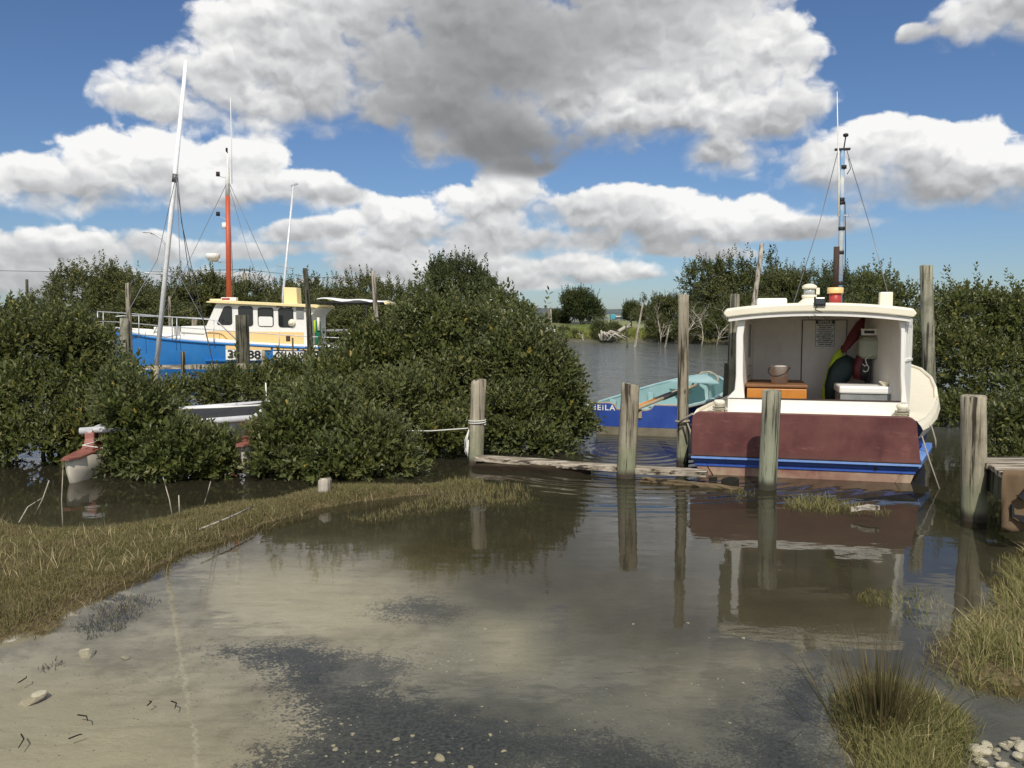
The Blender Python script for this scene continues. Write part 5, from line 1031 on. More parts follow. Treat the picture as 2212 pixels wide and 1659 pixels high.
# ================================================================ stranded catamaran in the mangroves
M_CATRED = paint('faded_red_gelcoat', srgb(128, 72, 60), srgb(160, 108, 94), .5, .5, scale=6)
M_CATHULL = paint('chalky_hull', srgb(196, 188, 172), srgb(170, 160, 142), .5, .6, scale=5, grime=.4)
def catamaran():
    root = thing('catamaran', 'old red and white catamaran stranded among the mangroves', 'boat', (-3.72, 9.35, 0), R(9)); root.rotation_euler = (0, R(-3.4), R(9))
    for sg in (-1, 1):
        h = MB(); x0 = sg * .86; rings = []
        for s, w, zt, zb in ((-.60, .01, .30, .12), (-.56, .05, .30, -.02), (-.40, .09, .30, -.12), (0, .125, .29, -.2), (1.0, .14, .29, -.22), (2.2, .12, .29, -.18), (2.9, .06, .30, .0)):
            rings.append([(x0 + o * w - .10 * (s < -.3) * (-.3 - s) * 1.6, s, z) for o, z in ((-1, zt), (1, zt), (1, zt * .6 + zb * .4), (.55, zt * .2 + zb * .8), (0, zb), (-.55, zt * .2 + zb * .8), (-1, zt * .6 + zb * .4))])
        h.rings(rings, smooth=True); hl = h.build('hull', M_CATHULL, root)
        dk = MB(); dk.rings([[(x0 + o * w - .10 * (s < -.3) * (-.3 - s) * 1.6, s, z) for o, z in ((-1.1, .310), (-1.0, .322), (1.0, .322), (1.1, .310), (1.1, .300), (-1.1, .300))] for s, w in ((-.66, .035), (-.5, .085), (0, .13), (1.2, .145), (2.9, .07))], smooth=False); dk.build('deck', M_CATRED, hl)
        for yy in (0.0, 1.75):
            py = MB(); py.rings([[(x0 + a * w, yy + b * d + sh, z) for a, b in ((-1, -1), (1, -1), (1, 1), (-1, 1))] for z, w, d, sh in ((.318, .085, .34, .05), (.345, .065, .22, .06), (.39, .055, .14, .06), (.44, .05, .11, .06), (.50, .05, .10, .06))], smooth=False); py.build('pylon', M_CATRED, hl, bevel=.01)
        sr = MB(); sr.tube([(x0, -.02, .52), (x0, 1.85, .52)], .028, 8); sr.build('side_rail', M_ALU, root)
    for yy in (.05, 1.78):
        b = MB(); b.tube([(-.98, yy, .515), (.98, yy, .515)], .04, 10); b.build('crossbeam', M_ALU, root)
    tr = MB(); tr.grid([[(x, y, .535 - .02 * math.sin(PI * (x + .8) / 1.6)) for x in np.linspace(-.83, .83, 9)] for y in np.linspace(.08, 1.74, 7)]); tr.build('trampoline', plain('black_mesh', (.02, .02, .022), .9), root, solid=-.01)
    tb = MB()
    A, Bq = at(370, 883, 10.3), at(585, 874, 10.6)
    M_ = Matrix.Translation(root.location) @ root.rotation_euler.to_matrix().to_4x4(); MI = M_.inverted()
    P = lambda px, py, Y: MI @ at(px, py, Y)
    tb.tube([P(368, 884, 10.1), P(480, 880, 10.2), P(585, 874, 10.3)], .012, 7); tb.tube([P(574, 825, 10.3), P(576, 876, 10.3)], .008, 5); tb.build('tiller_bar', M_WHITE, root)
    rr = MB(); rr.tube([P(430, 905, 10.3), P(582, 901, 10.6)], .03, 8); rr.tube([P(470, 911, 10.2), P(575, 909, 10.5)], .014, 6); rr.build('frame_rail', M_ALU, root)
    M_SPAR = plain('sheen_spar', (.93, .93, .92), .3, 0)  # aluminium mast: its bright highlight is put into the white base colour
    ms = MB(); a, b2, c = P(327, 880, 10.35), P(338, 790, 10.38), P(402, 131, 10.66); mid = P(377, 390, 10.54)
    ms.mat(1).tube([a, b2], .034, 10); ms.mat(0).tube([b2, mid, c], [.031, .028, .023], 12); ms.mat(2).tube([P(379, 376, 10.54), P(377, 394, 10.54)], 0.034, 8); m = ms.build('mast', [M_SPAR, paint('old_mast_foot', srgb(150, 140, 112), None, .5, .7), plain('mast_fitting', (.12, .12, .12), .5, .5)], root)
    sp = MB(); sp.tube([P(312, 589, 10.4), P(345, 592, 10.5), P(377, 598, 10.9)], .010, 6); sp.build('spreader', M_ALU, m)
    sy = MB()
    for q in ([(383, 372, 10.4), (392, 480, 10.6), (428, 640, 10.9), (475, 850, 11.3)], [(382, 380, 10.4), (390, 600, 10.3), (438, 690, 10.2), (480, 872, 10.2)], [(378, 390, 10.4), (340, 560, 10.0), (262, 700, 9.7), (232, 880, 9.6)], [(380, 385, 10.4), (404, 560, 11), (418, 650, 11.4)]):
        sy.tube([P(*p) for p in q], .0045, 4)
    sy.build('stay', M_WIRE, m)
    br = MB(); br.tube([P(178, 962, 9.0), P(205, 955, 9.1), P(222, 940, 9.3)], .006, 5); br.tube([P(178, 962, 9.0), P(225, 968, 9.0), P(262, 998, 9.0), P(320, 1015, 9.0)], .006, 5); br.build('bridle', M_WROPE, root)
    return root
catamaran()
# second beach catamaran's mast far behind the workboat
t_ = at(611, 640, 33); o = thing('distant_mast', 'thin white mast standing far behind the workboat awning', 'mast', (t_.x, t_.y, 0))
mb = MB(); tp = at(634, 400, 33) - Vector((t_.x, t_.y, 0)); mb.tube([(0, 0, 0), (.0, 0, t_.z), tp], [.05, .048, .04], 8); mb.build('pole', M_ALU, o)
mb = MB(); mb.bar(tp + Vector((-.1, 0, -.03)), tp + Vector((.16, 0, .06)), .07, .06); mb.build('masthead', M_STEEL, o)
mb = MB(); mb.tube([at(598, 573, 33) - o.location, at(635, 580, 33) - o.location], .02, 5); mb.build('spreader', M_STEEL, o)
# ================================================================ mooring piles, planks, jetty
rsP = np.random.RandomState(77)
def pile(name, label, top, base, r0, r1, mat, group=None, Yt=None, n=16, flat=.0, cat='post', rough=.05, bend=None, zbot=-.5, segs=9, sq=False):
    """a driven timber: top and base given as world points; uneven section, worn top"""
    top, base = Vector(top), Vector(base); ax = (top - base); b0 = base + ax.normalized() * (zbot - base.z)
    rings = []; ph = rsP.uniform(0, 6.3)
    ts = list(np.linspace(0, 1, segs)) + [1.0]
    L = (top - b0).length
    for i, tt in enumerate(ts):
        c = (top - b0) * tt; r = r1 + (r0 - r1) * tt
        if bend: c = c + Vector(bend) * math.sin(PI * tt)
        last = i == len(ts) - 1
        if last: r *= .86; c = c + Vector((0, 0, .006))
        ring = []
        for k in range(n):
            a = 2 * PI * k / n; rr = r * (1 + rough * (.6 * math.sin(2 * a + ph + tt * 1.3) + .5 * math.sin(5 * a + ph * 2 + tt * 2.1) + .35 * math.sin(9 * a + ph * 3) + .3 * rsP.normal() * .5))
            if sq: rr = r * min(1.3, 1 / max(abs(math.cos(a)), abs(math.sin(a)))) * (1 + .01 * rsP.normal())
            tip = flat * r * math.cos(a + ph) if tt > .98 else 0
            ring.append(c + Vector((rr * math.cos(a), rr * math.sin(a), tip + (rsP.normal() * .004 if tt > .98 else 0))))
        rings.append(ring)
    mb = MB(); mb.rings(rings, smooth=True, cap0=False)
    o = mb.build(name, mat); o.location = b0; tag(o, label, cat, group); return o
def pile_px(name, label, px_t, py_t, px_b, py_b, Y, w_t, w_b, mat, Yt=None, **kw):
    Yt = Yt or Y; return pile(name, label, at(px_t, py_t, Yt), at(px_b, py_b, Y), w_t / 2 / FPX * Yt, w_b / 2 / FPX * Y, mat, **kw)
GP = 'mooring piles around the berth'
P1 = pile_px('mooring_pile', 'grey pile with white rope round it at the left end of the plank', 1034, 822, 1027, 1003, 9.75, 32, 36, M_PILE, group=GP, flat=.15)
P2 = pile_px('mooring_pile', 'cracked grey-green pile standing through the middle of the plank', 1362, 831, 1352, 1035, 8.95, 39, 42, M_PILE, group=GP, flat=.2)
P3 = pile_px('mooring_pile', 'tall slim pile between the rowing boat and the red stern board', 1477, 637, 1474, 1005, 9.72, 21, 27, M_PILE, group=GP, n=12)
P4 = pile_px('mooring_pile', 'thick pile standing in front of the red stern board', 1668, 844, 1657, 1054, 8.35, 41, 40, M_PILE_GREEN, group=GP)
P5 = pile_px('mooring_pile', 'green pile at the left corner of the launch cabin', 1588, 636, 1579, 880, 11.9, 20, 27, M_PILE_GREEN, group=GP, n=12)
P6 = pile_px('mooring_pile', 'tall pile rising out of the mangroves behind the launch', 2001, 574, 2008, 860, 14.0, 26, 27, M_PILE_GREEN, group=GP)
P7 = pile_px('mooring_pile', 'stout pile at the end of the wooden jetty', 2103, 856, 2104, 1122, 7.05, 52, 55, M_PILE, group=GP)
pile_px('stake', 'short black rotten stake beside the green pile at the cabin corner', 1570, 786, 1566, 885, 11.6, 9, 12, M_PILE_DARK, n=9, rough=.2)
pile_px('driftwood_pole', 'bleached leaning pole rising above the trees left of the launch roof', 1646, 526, 1618, 700, 24, 9, 15, M_DRIFT, Yt=24.4, n=9, rough=.15, cat='pole', bend=(.05, 0, 0))
G5 = 'piles and posts around the workboat berth'
pile_px('mooring_pile', 'dark mossy pile in front of the number board', 523, 681, 526, 800, 23.6, 27, 30, M_PILE_DARK, group=G5, n=12)
pile_px('mooring_pile', 'dark crooked pile rising above the wheelhouse roof', 659, 580, 666, 760, 23.8, 10, 16, M_PILE_DARK, group=G5, n=9, rough=.12, bend=(.06, 0, 0))
pile_px('driftwood_pole', 'bleached crooked pole at the end of the awning', 806, 586, 822, 720, 23.0, 8, 16, M_DRIFT, n=9, rough=.18, cat='pole', bend=(-.07, 0, 0), group=G5)
pile_px('mooring_pile', 'tall thin grey pile in front of the workboat bow', 277, 612, 281, 790, 22.6, 12, 13, M_PILE, group=G5, n=10)
pile_px('mooring_pile', 'short stout green pile in front of the workboat bow', 268, 688, 270, 790, 22.4, 17, 19, M_PILE_GREEN, group=G5, n=12)
pile_px('stake', 'small square post before the blue hull, left of the number board', 395, 760, 397, 815, 21.5, 10, 11, M_PILE, group=G5, n=8)
pile_px('stake', 'thin stick before the number board, right of the dark mossy pile', 569, 758, 570, 800, 22, 8, 9, M_PILE, group=G5, n=8)
pile_px('stake', 'thin rusty stake before the name board', 632, 730, 633, 780, 22, 4, 4, M_PILE_DARK, group=G5, n=7)
pile_px('mooring_pile', 'green pile behind the doorway of the wheelhouse', 693, 681, 694, 760, 28.5, 13, 15, M_PILE_GREEN, group=G5, n=10)
pile_px('mooring_pile', 'pale pile behind the workboat stern locker', 793, 690, 794, 745, 29, 9, 10, M_PILE, group=G5, n=10)
pile_px('mooring_pile', 'pale pile behind the workboat foredeck', 420, 690, 421, 740, 30, 11, 12, M_PILE, group=G5, n=10)
pile_px('mooring_pile', 'thin pale pile behind the foredeck rail', 366, 640, 367, 740, 30, 5, 6, M_PILE, group=G5, n=8)
pile_px('mooring_pile', 'pale pile showing over the middle mangrove clump', 960, 660, 961, 720, 26, 12, 13, M_PILE, group=G5, n=10)
pile_px('post', 'weathered post at the far left behind the mangroves', 58, 604, 60, 700, 36, 6, 7, M_PILE_DARK, n=8)
G6 = 'old stakes and posts along the channel'
for lb, a, b, Y, w0, w1, m in (('square pale post at the left end of the grassy spit', (1187, 668), (1188, 742), 50, 9, 11, M_PILE), ('pinkish leaning post above the flowering shrub, right of a pair', (1103, 644), (1110, 720), 30, 7, 10, M_DRIFT), ('thin pale post above the flowering shrub, left of a pair', (1096, 652), (1097, 720), 31, 4, 5, M_DRIFT),
                               ('long bleached stake leaning over the channel', (1389, 654), (1372, 749), 49, 3.5, 6, M_DRIFT), ('short thin stake in the channel, right of the long leaning one', (1446, 702), (1437, 750), 48, 3, 3.5, M_DRIFT), ('thin dark stake in the channel below the driftwood', (1352, 700), (1355, 749), 49, 2.5, 3, M_PILE_DARK), ('brown post on the spit behind the driftwood', (1363, 682), (1363, 722), 66, 5, 5, M_PILE_DARK)):
    pile_px('stake', lb, a[0], a[1], b[0], b[1], Y, w0, w1, m, group=G6, n=8, rough=.1)
pile_px('stump', 'short pale stump on the grassy bank', 702, 1036, 700, 1082, 7.85, 28, 28, M_DRIFT, n=14, zbot=-.1, flat=.1, cat='stump')
pile_px('stump', 'dark cut-off pile stub left of the thick pile', 1577, 1036, 1577, 1056, 8.7, 38, 40, M_PILE_DARK, n=14, zbot=-.2, cat='stump', flat=.2)
pile_px('stump', 'small dark stub under the right end of the plank', 1540, 1033, 1540, 1052, 8.85, 18, 20, M_PILE_DARK, n=10, zbot=-.2, cat='stump', flat=.2)
def plank(name, label, A, B, w, h, mat, seed, cat='plank', group=None, segs=14):
    """a warped, split board from A to B"""
    rs = np.random.RandomState(seed); A, B = Vector(A), Vector(B); d = B - A; u = Vector((0, 0, 1)); sd = d.cross(u).normalized(); rings = []
    for i in range(segs + 1):
        t_ = i / segs; e = .8 if i in (0, segs) else 1; j = lambda s: rs.normal() * s
        c = d * t_ + u * (.005 * math.sin(t_ * 4 + seed))
        rings.append([c + sd * (q * w / 2 * e + j(.004)) + u * (r * h / 2 * e + j(.003)) for q, r in ((-1, -1), (-1.02, 0), (-1, 1), (-.3, 1.04), (.3, 1.0), (1, 1), (1.02, 0), (1, -1))])
    mb = MB(); mb.rings(rings, smooth=False); o = mb.build(name, mat); o.location = A; tag(o, label, cat, group); return o
plank('plank', 'long split grey plank laid between the piles just above the water', at(1030, 989, 9.62), at(1527, 1024, 8.72), .17, .058, M_PLANK, 3)
plank('beam', 'dark waterlogged beam lying under the left half of the plank', at(1022, 1012, 9.5), at(1275, 1016, 9.2), .16, .11, timber('wet_beam', srgb(74, 60, 42), srgb(104, 90, 66), srgb(30, 24, 18), None, wet=True, along='x'), 5, cat='beam')
plank('beam', 'thin wet batten in the water below the right end of the plank', at(1385, 1036, 8.75), at(1606, 1058, 8.3), .07, .045, timber('wet_batten', srgb(92, 78, 56), srgb(124, 108, 82), srgb(34, 28, 20), None, wet=False, along='x'), 6, cat='batten')
# rope round the first pile and the line to the mangroves
o = thing('mooring_rope', 'white rope tied round the left pile with its slack hanging down', 'rope', at(1031, 914, 9.75)); mb = MB(); c = Vector(o.location); cx = at(1031, 914, 9.75)
rr = .098
mb.tube([(rr * math.cos(a), rr * math.sin(a), .004 * a - .01) for a in np.linspace(-.5, 4 * PI, 50)], .007, 6)
mb.tube([at(848, 930, 9.9) - c, at(930, 931, 9.8) - c, at(1012, 925, 9.66) - c], .007, 6)
for k in range(6):
    x0 = 1008 + rsP.uniform(-4, 4); mb.tube([at(1013, 928, 9.62) - c, at(x0, 950, 9.6) - c, at(x0 + rsP.uniform(-3, 3), 985 + rsP.uniform(-10, 14), 9.6) - c, at(1012, 950, 9.6) - c], .006, 5)
mb.build('line', M_WROPE, o)
o = thing('mooring_rope', 'dark rope from the red stern board round the slim tall pile', 'rope', at(1474, 912, 9.7)); mb = MB(); c = Vector(o.location)
mb.tube([(.075 * math.cos(a), .075 * math.sin(a), .003 * a) for a in np.linspace(0, 2 * PI, 26)], .012, 6); mb.tube([at(1466, 914, 9.6) - c, at(1478, 905, 9.55) - c, at(1496, 894, 9.3) - c], .012, 6); mb.tube([at(1484, 912, 9.65) - c, at(1491, 930, 9.6) - c, at(1494, 960, 9.5) - c], .010, 6); mb.build('line', M_ROPE, o)
# handrail of planks in front of the workboat hull
plank('rail_plank', 'long weathered rail in front of the blue hull', at(285, 795, 21.6), at(540, 789, 21.6), .08, .10, M_PLANK, 8, cat='rail')
plank('rail_plank', 'pale rail end in front of the number board', at(400, 793, 21.3), at(600, 790, 21.4), .08, .12, M_PILE, 9, cat='rail')
# jetty at the right edge
jx = thing('jetty', 'low wooden jetty reaching in from the right edge', 'jetty', at(2130, 1010, 7.0))
J0 = Vector(jx.location)
e0, e1 = at(2107, 985, 7.28), at(2180, 1021, 6.35)           # end edge of the deck, far corner to near corner
dirx = Vector((1, .03, 0)); ev = (e1 - e0); ev.z = 0
zt = .50
for k in range(5):
    a0 = e0 + ev * (k / 5 + .008); a1 = e0 + ev * ((k + 1) / 5 - .008); a0.z = a1.z = zt + rsP.normal() * .004
    j0 = dirx * rsP.uniform(-.03, .02)
    mb = MB(); mb.prism([a0 + j0 - J0, a1 + j0 - J0, a1 + dirx * 2.6 - J0, a0 + dirx * 2.6 - J0], (0, 0, -.045)); mb.build('deck_board', M_PLANK, jx, bevel=.006)
mb = MB(); bA, bB = e0 + dirx * .10, e1 + dirx * .10; mb.bar(Vector((bA.x, bA.y + .05, zt - .15)) - J0, Vector((bB.x, bB.y - .02, zt - .15)) - J0, .09, .2); mb.build('end_beam', M_PILE_DARK, jx, bevel=.006)
mb = MB(); mb.bar(Vector((e0.x + .05, e0.y - .12, zt - .16)) - J0, Vector((e0.x + 2.6, e0.y - .04, zt - .16)) - J0, .09, .2); mb.build('stringer', M_PILE_DARK, jx, bevel=.006)
mb = MB(); mb.tube([Vector((e1.x + .9, e1.y + .1, zt - .05)) - J0, Vector((e1.x + .9, e1.y + .1, -.5)) - J0], .09, 12); mb.build('leg', M_PILE_DARK, jx)
o = thing('sacking', 'brown sheet hanging over the edge of the jetty', 'sheet', at(2195, 1020, 6.33)); c = Vector(o.location); mb = MB()
xs_ = [2164, 2176, 2190, 2206, 2224, 2245]
mb.grid([[at(x + dx, y, 6.26 + .03 * math.sin(x * .3 + y * .05)) - c for x in xs_] for y, dx in ((1016, 6), (1030, 3), (1060, 1), (1100, 0), (1138, -1), (1148, -1))]); mb.build('cloth', paint('brown_sacking', srgb(116, 96, 72), srgb(96, 78, 58), .6, .95, scale=9, grime=.4), o, solid=.012)
mb = MB(); mb.prism([at(x, y, 6.2) - c for x, y in ((2199, 1072), (2206, 1070), (2240, 1030), (2240, 1085), (2212, 1082))], (0, .03, 0)); mb.prism([at(x, y, 6.2) - c for x, y in ((2186, 1092), (2190, 1090), (2192, 1112), (2240, 1120), (2240, 1150), (2200, 1122), (2186, 1116))], (0, .03, 0)); mb.build('black_strap', M_BLACK, o)
# ================================================================ grass, rushes, stones, far details
def grass_material(name, hues):
    mat = bpy.data.materials.new(name); mat.use_nodes = True; nt = mat.node_tree; t = NT(nt); bs = nt.nodes['Principled BSDF']
    g = t.n('ShaderNodeNewGeometry'); r = g.outputs['Random Per Island']; big = t.noise(g.outputs['Position'], 1.7, 4, .6)
    f = t.m('ADD', t.m('MULTIPLY', r, .6), t.m('MULTIPLY', t.rng(big, .32, .68), .4))
    col = t.ramp(f, [(i / (len(hues) - 1), h) for i, h in enumerate(hues)]); t.link(col, bs.inputs['Base Color']); bs.inputs['Roughness'].default_value = .7; bs.inputs['Specular IOR Level'].default_value = .25
    tl = t.n('ShaderNodeBsdfTranslucent'); t.link(col, tl.inputs[0]); ms = t.n('ShaderNodeMixShader'); ms.inputs[0].default_value = .25
    t.link(bs.outputs[0], ms.inputs[1]); t.link(tl.outputs[0], ms.inputs[2]); t.link(ms.outputs[0], nt.nodes['Material Output'].inputs[0]); return mat
def blades(base, dirs, length, width, curve, rs):
    """curved tapering blades: base (n,3), lean dirs (n,2)"""
    n = len(base); L = length[:, None]; side = np.stack([-dirs[:, 1], dirs[:, 0], 0 * dirs[:, 0]], 1); side /= np.maximum(np.linalg.norm(side, axis=1, keepdims=True), 1e-6)
    a = rs.uniform(0, PI, n); rot = np.stack([np.cos(a), np.sin(a), 0 * a], 1); side = side * .4 + rot; side /= np.linalg.norm(side, axis=1, keepdims=True)
    d3 = np.concatenate([dirs, np.zeros((n, 1))], 1); W = width[:, None]
    P = lambda t_: base + d3 * L * (t_ * .55 + curve[:, None] * t_ * t_) + np.array([0, 0, 1.0]) * L * (t_ - .35 * np.linalg.norm(dirs, axis=1, keepdims=True) * t_ * t_)
    p0, p1, p2 = P(0), P(.55), P(1.0)
    V = np.stack([p0 - side * W / 2, p0 + side * W / 2, p1 + side * W * .42, p1 - side * W * .42, p2], 1)
    i = 5 * np.arange(n)[:, None]
    return V.reshape(-1, 3), i + np.array([[0, 1, 2, 3]]), i + np.array([[3, 2, 4]])
def grass_field(name, label, mask, box, n_tufts, per, hlo, hhi, width, mat, seed, lean=.55, thin=None, zoff=0.0):
    rs = np.random.RandomState(seed); (x0, x1), (y0, y1) = box
    X = rs.uniform(x0, x1, n_tufts * 6); Y = rs.uniform(y0, y1, n_tufts * 6); m = mask(X, Y); ok = m > 0
    if thin is not None: ok &= rs.rand(len(X)) < np.clip(m / thin, .08, 1)
    X, Y, m = X[ok][:n_tufts], Y[ok][:n_tufts], m[ok][:n_tufts]
    Z = np.maximum(ground_height(X, Y), -.02)
    hk = (1 + .9 * fbm(X, Y, 1.3, seed + 3, 3)) * np.clip(.55 + m / .35, .5, 1.0)
    rep = lambda q: np.repeat(q, per)
    bx = rep(X) + rs.normal(size=len(X) * per) * .022; by = rep(Y) + rs.normal(size=len(X) * per) * .022; bz = rep(Z) - .01 + zoff
    ln = rs.uniform(hlo, hhi, len(bx)) * rep(hk); dr = rs.normal(size=(len(bx), 2)) * lean * .6
    V, F4, F3 = blades(np.stack([bx, by, bz], 1), dr, ln, width * rs.uniform(.7, 1.3, len(bx)), rs.uniform(.0, .5, len(bx)), rs)
    o = mesh_np(name, V, [F4, F3], mat); tag(o, label, 'grass', kind='stuff'); return o
MG_L = grass_material('bank_grass', [srgb(78, 78, 46), srgb(104, 106, 62), srgb(124, 118, 76), srgb(146, 134, 94), srgb(98, 86, 62), srgb(182, 168, 132)])
MG_R = grass_material('green_grass', [srgb(76, 84, 46), srgb(104, 110, 60), srgb(126, 124, 74), srgb(156, 144, 98), srgb(90, 96, 54), srgb(190, 174, 130)])
M_STRAW = grass_material('straw', [srgb(150, 134, 92), srgb(184, 168, 124), srgb(206, 192, 150), srgb(120, 104, 72)])
grass_field('bank_grass', 'short olive and straw coloured grass on the left bank', lambda x, y: poly_sd(x, y, BANK) + .30 * fbm(x, y, 2.2, 5, 4) + .04, ((-8.5, .9), (4.0, 9.3)), 26000, 6, .03, .075, .0040, MG_L, 1, lean=1.0, thin=.22)
grass_field('right_grass', 'green and straw grass along the right edge', lambda x, y: poly_sd(x, y, RIGHT) + .3 * fbm(x, y, 2.4, 5, 4) + .05, ((2.0, 6.5), (3.3, 7.3)), 2700, 9, .05, .16, .0040, MG_R, 2, lean=1.05, thin=.3)
grass_field('tussock_grass', 'bright grass tussock at the bottom right', lambda x, y: poly_sd(x, y, TUFT) + .16 * fbm(x, y, 4, 15, 3) + .04, ((1.0, 2.4), (2.2, 4.2)), 1700, 10, .04, .13, .0032, MG_R, 3, lean=1.05, thin=.16)
grass_field('water_grass', 'sparse grass standing in the water before the red stern board', lambda x, y: np.maximum(poly_sd(x, y, MIDG), poly_sd(x, y, MIDG2) - .04) + .25 * fbm(x, y, 2.0, 44, 4) + .02, ((1.8, 4.0), (6.8, 8.6)), 330, 7, .06, .15, .0055, MG_R, 4, thin=.2, lean=.9)
SP_ = gp((1880, 1270), (1990, 1265), (2080, 1300), (2060, 1360), (1980, 1350), (1880, 1300))
grass_field('shallow_grass', 'thin grass shoots standing in the shallow water right of the boat reflection', lambda x, y: poly_sd(x, y, SP_) + .35 * fbm(x, y, 3.0, 46, 3) - .02, ((1.8, 3.6), (4.6, 6.2)), 160, 7, .04, .09, .005, MG_R, 6, lean=.9)
SP2 = gp((1000, 1045), (1130, 1052), (1120, 1085), (1010, 1090), (900, 1105), (800, 1120))
grass_field('emergent_grass', 'sparse drowned grass at the tip of the left bank', lambda x, y: poly_sd(x, y, SP2) + .3 * fbm(x, y, 2.0, 48, 3) + .1, ((-1.8, .6), (6.6, 9.2)), 500, 6, .05, .12, .0055, MG_L, 8)
SP3 = gp((230, 1270), (330, 1290), (300, 1340), (220, 1390), (140, 1420), (120, 1390))
grass_field('creeping_grass', 'low creeping grass where the left bank meets the wet silt', lambda x, y: poly_sd(x, y, SP3) + .5 * fbm(x, y, 3.0, 49, 3) - .02, ((-3.6, -1.6), (3.8, 5.6)), 420, 7, .02, .05, .005, MG_L, 9, lean=1.0)
ST_ = lambda x, y: np.maximum(poly_sd(x, y, BANK) + .2 * fbm(x, y, 2.2, 5, 4) + .04, 0) * (fbm(x, y, 1.6, 88, 3) > -.02)
grass_field('straw_grass', 'longer dry straw standing in the left bank grass', ST_, ((-8.5, .9), (4.0, 9.3)), 700, 3, .06, .15, .0032, M_STRAW, 12, lean=.9)
grass_field('straw_grass', 'dry straw among the grass along the right edge', lambda x, y: np.maximum(poly_sd(x, y, RIGHT) + .2 * fbm(x, y, 2.2, 5, 4), poly_sd(x, y, TUFT)) + .02, ((1.2, 6.5), (2.2, 7.3)), 420, 4, .08, .20, .0030, M_STRAW, 13, lean=1.1)
# rush clump
rs_ = np.random.RandomState(21); c = ground(1905, 1560, .06); rc = thing('rush_clump', 'spiky clump of dark rushes with straw tips on the tussock', 'rushes', c)
n = 330; an = rs_.uniform(0, 2 * PI, n); rad = np.abs(rs_.normal(size=n)) * .075; b = np.stack([rad * np.cos(an) * 1.25, rad * np.sin(an), np.full(n, -.04)], 1)
dr = np.stack([np.cos(an), np.sin(an)], 1) * (rad[:, None] * 3.6 + np.abs(rs_.normal(size=(n, 1))) * .22) + rs_.normal(size=(n, 2)) * .06
V, F4, F3 = blades(b, dr, rs_.uniform(.20, .46, n) * np.where(rs_.rand(n) < .15, 1.35, 1), rs_.uniform(.0030, .0052, n), rs_.uniform(0, .25, n), rs_)
mesh_np('blades', V, [F4, F3], grass_material('rush', [srgb(44, 48, 28), srgb(72, 72, 42), srgb(112, 98, 66), srgb(60, 58, 34), srgb(160, 142, 104)]), parent=rc)
# dry stalks on the left bank
GS = 'dry stalks on the left bank'
for lb, pts in (('tall thin dry stalk standing in front of the catamaran hull', [(136, 1142, 6.75), (133, 1080, 6.8), (137, 990, 6.85)]), ('dry stalk leaning left at the left edge of the bank', [(76, 1112, 6.9), (92, 1078, 6.9), (106, 1038, 6.9)]), ('dry stalk leaning left on the bank below the low mangrove', [(373, 1118, 6.8), (366, 1080, 6.8), (352, 1030, 6.9)]),
                ('short dry stalk right of the leaning one below the low mangrove', [(388, 1115, 6.8), (386, 1070, 6.8)]), ('stalk leaning right behind the middle of the bank', [(438, 1098, 7.2), (447, 1070, 7.2), (455, 1040, 7.2)]), ('bent stalk at the far left of the bank', [(40, 1130, 6.6), (60, 1095, 6.7), (92, 1075, 6.8)])):
    p = [at(*q) for q in pts]; mb = MB(); mb.tube([q - p[0] for q in p], [.006] + [.004] * (len(p) - 1), 5); o = mb.build('dry_stalk', M_DRIFT); o.location = p[0]; tag(o, lb, 'stalk', GS)
p = [ground(432, 1143, .13), ground(490, 1120, .13), ground(548, 1094, .13)]; mb = MB(); mb.tube([q - p[0] for q in p], .007, 6); o = mb.build('dry_stalk', M_DRIFT); o.location = p[0]; tag(o, 'long straw lying flat across the left bank', 'stalk', GS)
o = plank('driftwood_stick', 'pale driftwood stick lying in the grass patch before the red stern board', ground(1838, 1100, .07), ground(1900, 1096, .10), .05, .035, M_DRIFT, 12, cat='stick', segs=5)
# stones
M_STONE = paint('pale_stone', srgb(196, 188, 164), srgb(164, 154, 130), .7, .85, scale=30, grime=.3, bump=.6)
M_ROCK = paint('grey_rock', srgb(150, 146, 134), srgb(186, 178, 160), .7, .9, scale=3, grime=.4, bump=.6)
def rock_mesh(name, mat, seed, sub=2, sq=(1, 1, .6)):
    import bmesh
    bm = bmesh.new(); bmesh.ops.create_icosphere(bm, subdivisions=sub, radius=1.0); rs = np.random.RandomState(seed); pl = [Vector(rs.normal(size=3)).normalized() for _ in range(9)]; dd = rs.uniform(.55, .85, 9)
    for v in bm.verts:
        c = v.co.copy()
        for q, d in zip(pl, dd):
            e = c.dot(q) - d
            if e > 0: c -= q * e * .92
        c = c + Vector(rs.normal(size=3)) * .025; v.co = Vector((c.x * sq[0], c.y * sq[1], c.z * sq[2]))
    me = bpy.data.meshes.new(name); bm.to_mesh(me); bm.free(); me.materials.append(mat); o = bpy.data.objects.new(name, me); C.objects.link(o); return o
SPR = [rock_mesh('pale_stone', M_STONE, 31 + k, 2, (1, .8, .4)) for k in range(4)]; usedS = set()
def stone(px, py, size, label, group, z=0.0, protos=SPR):
    p = protos[rs_.randint(len(protos))]; o = p if p.name not in usedS else p.copy()
    if p.name in usedS: C.objects.link(o)
    usedS.add(p.name); q = ground(px, py, 0); s = size * q.y / FPX
    o.location = (q.x, q.y, float(ground_height(np.array([q.x]), np.array([q.y]))[0]) + s * .15 + z); o.scale = (s, s, s * rs_.uniform(.7, 1.2)); o.rotation_euler = (rs_.uniform(-.2, .2), rs_.uniform(-.2, .2), rs_.uniform(0, 6.28)); tag(o, label, 'stone', group); return o
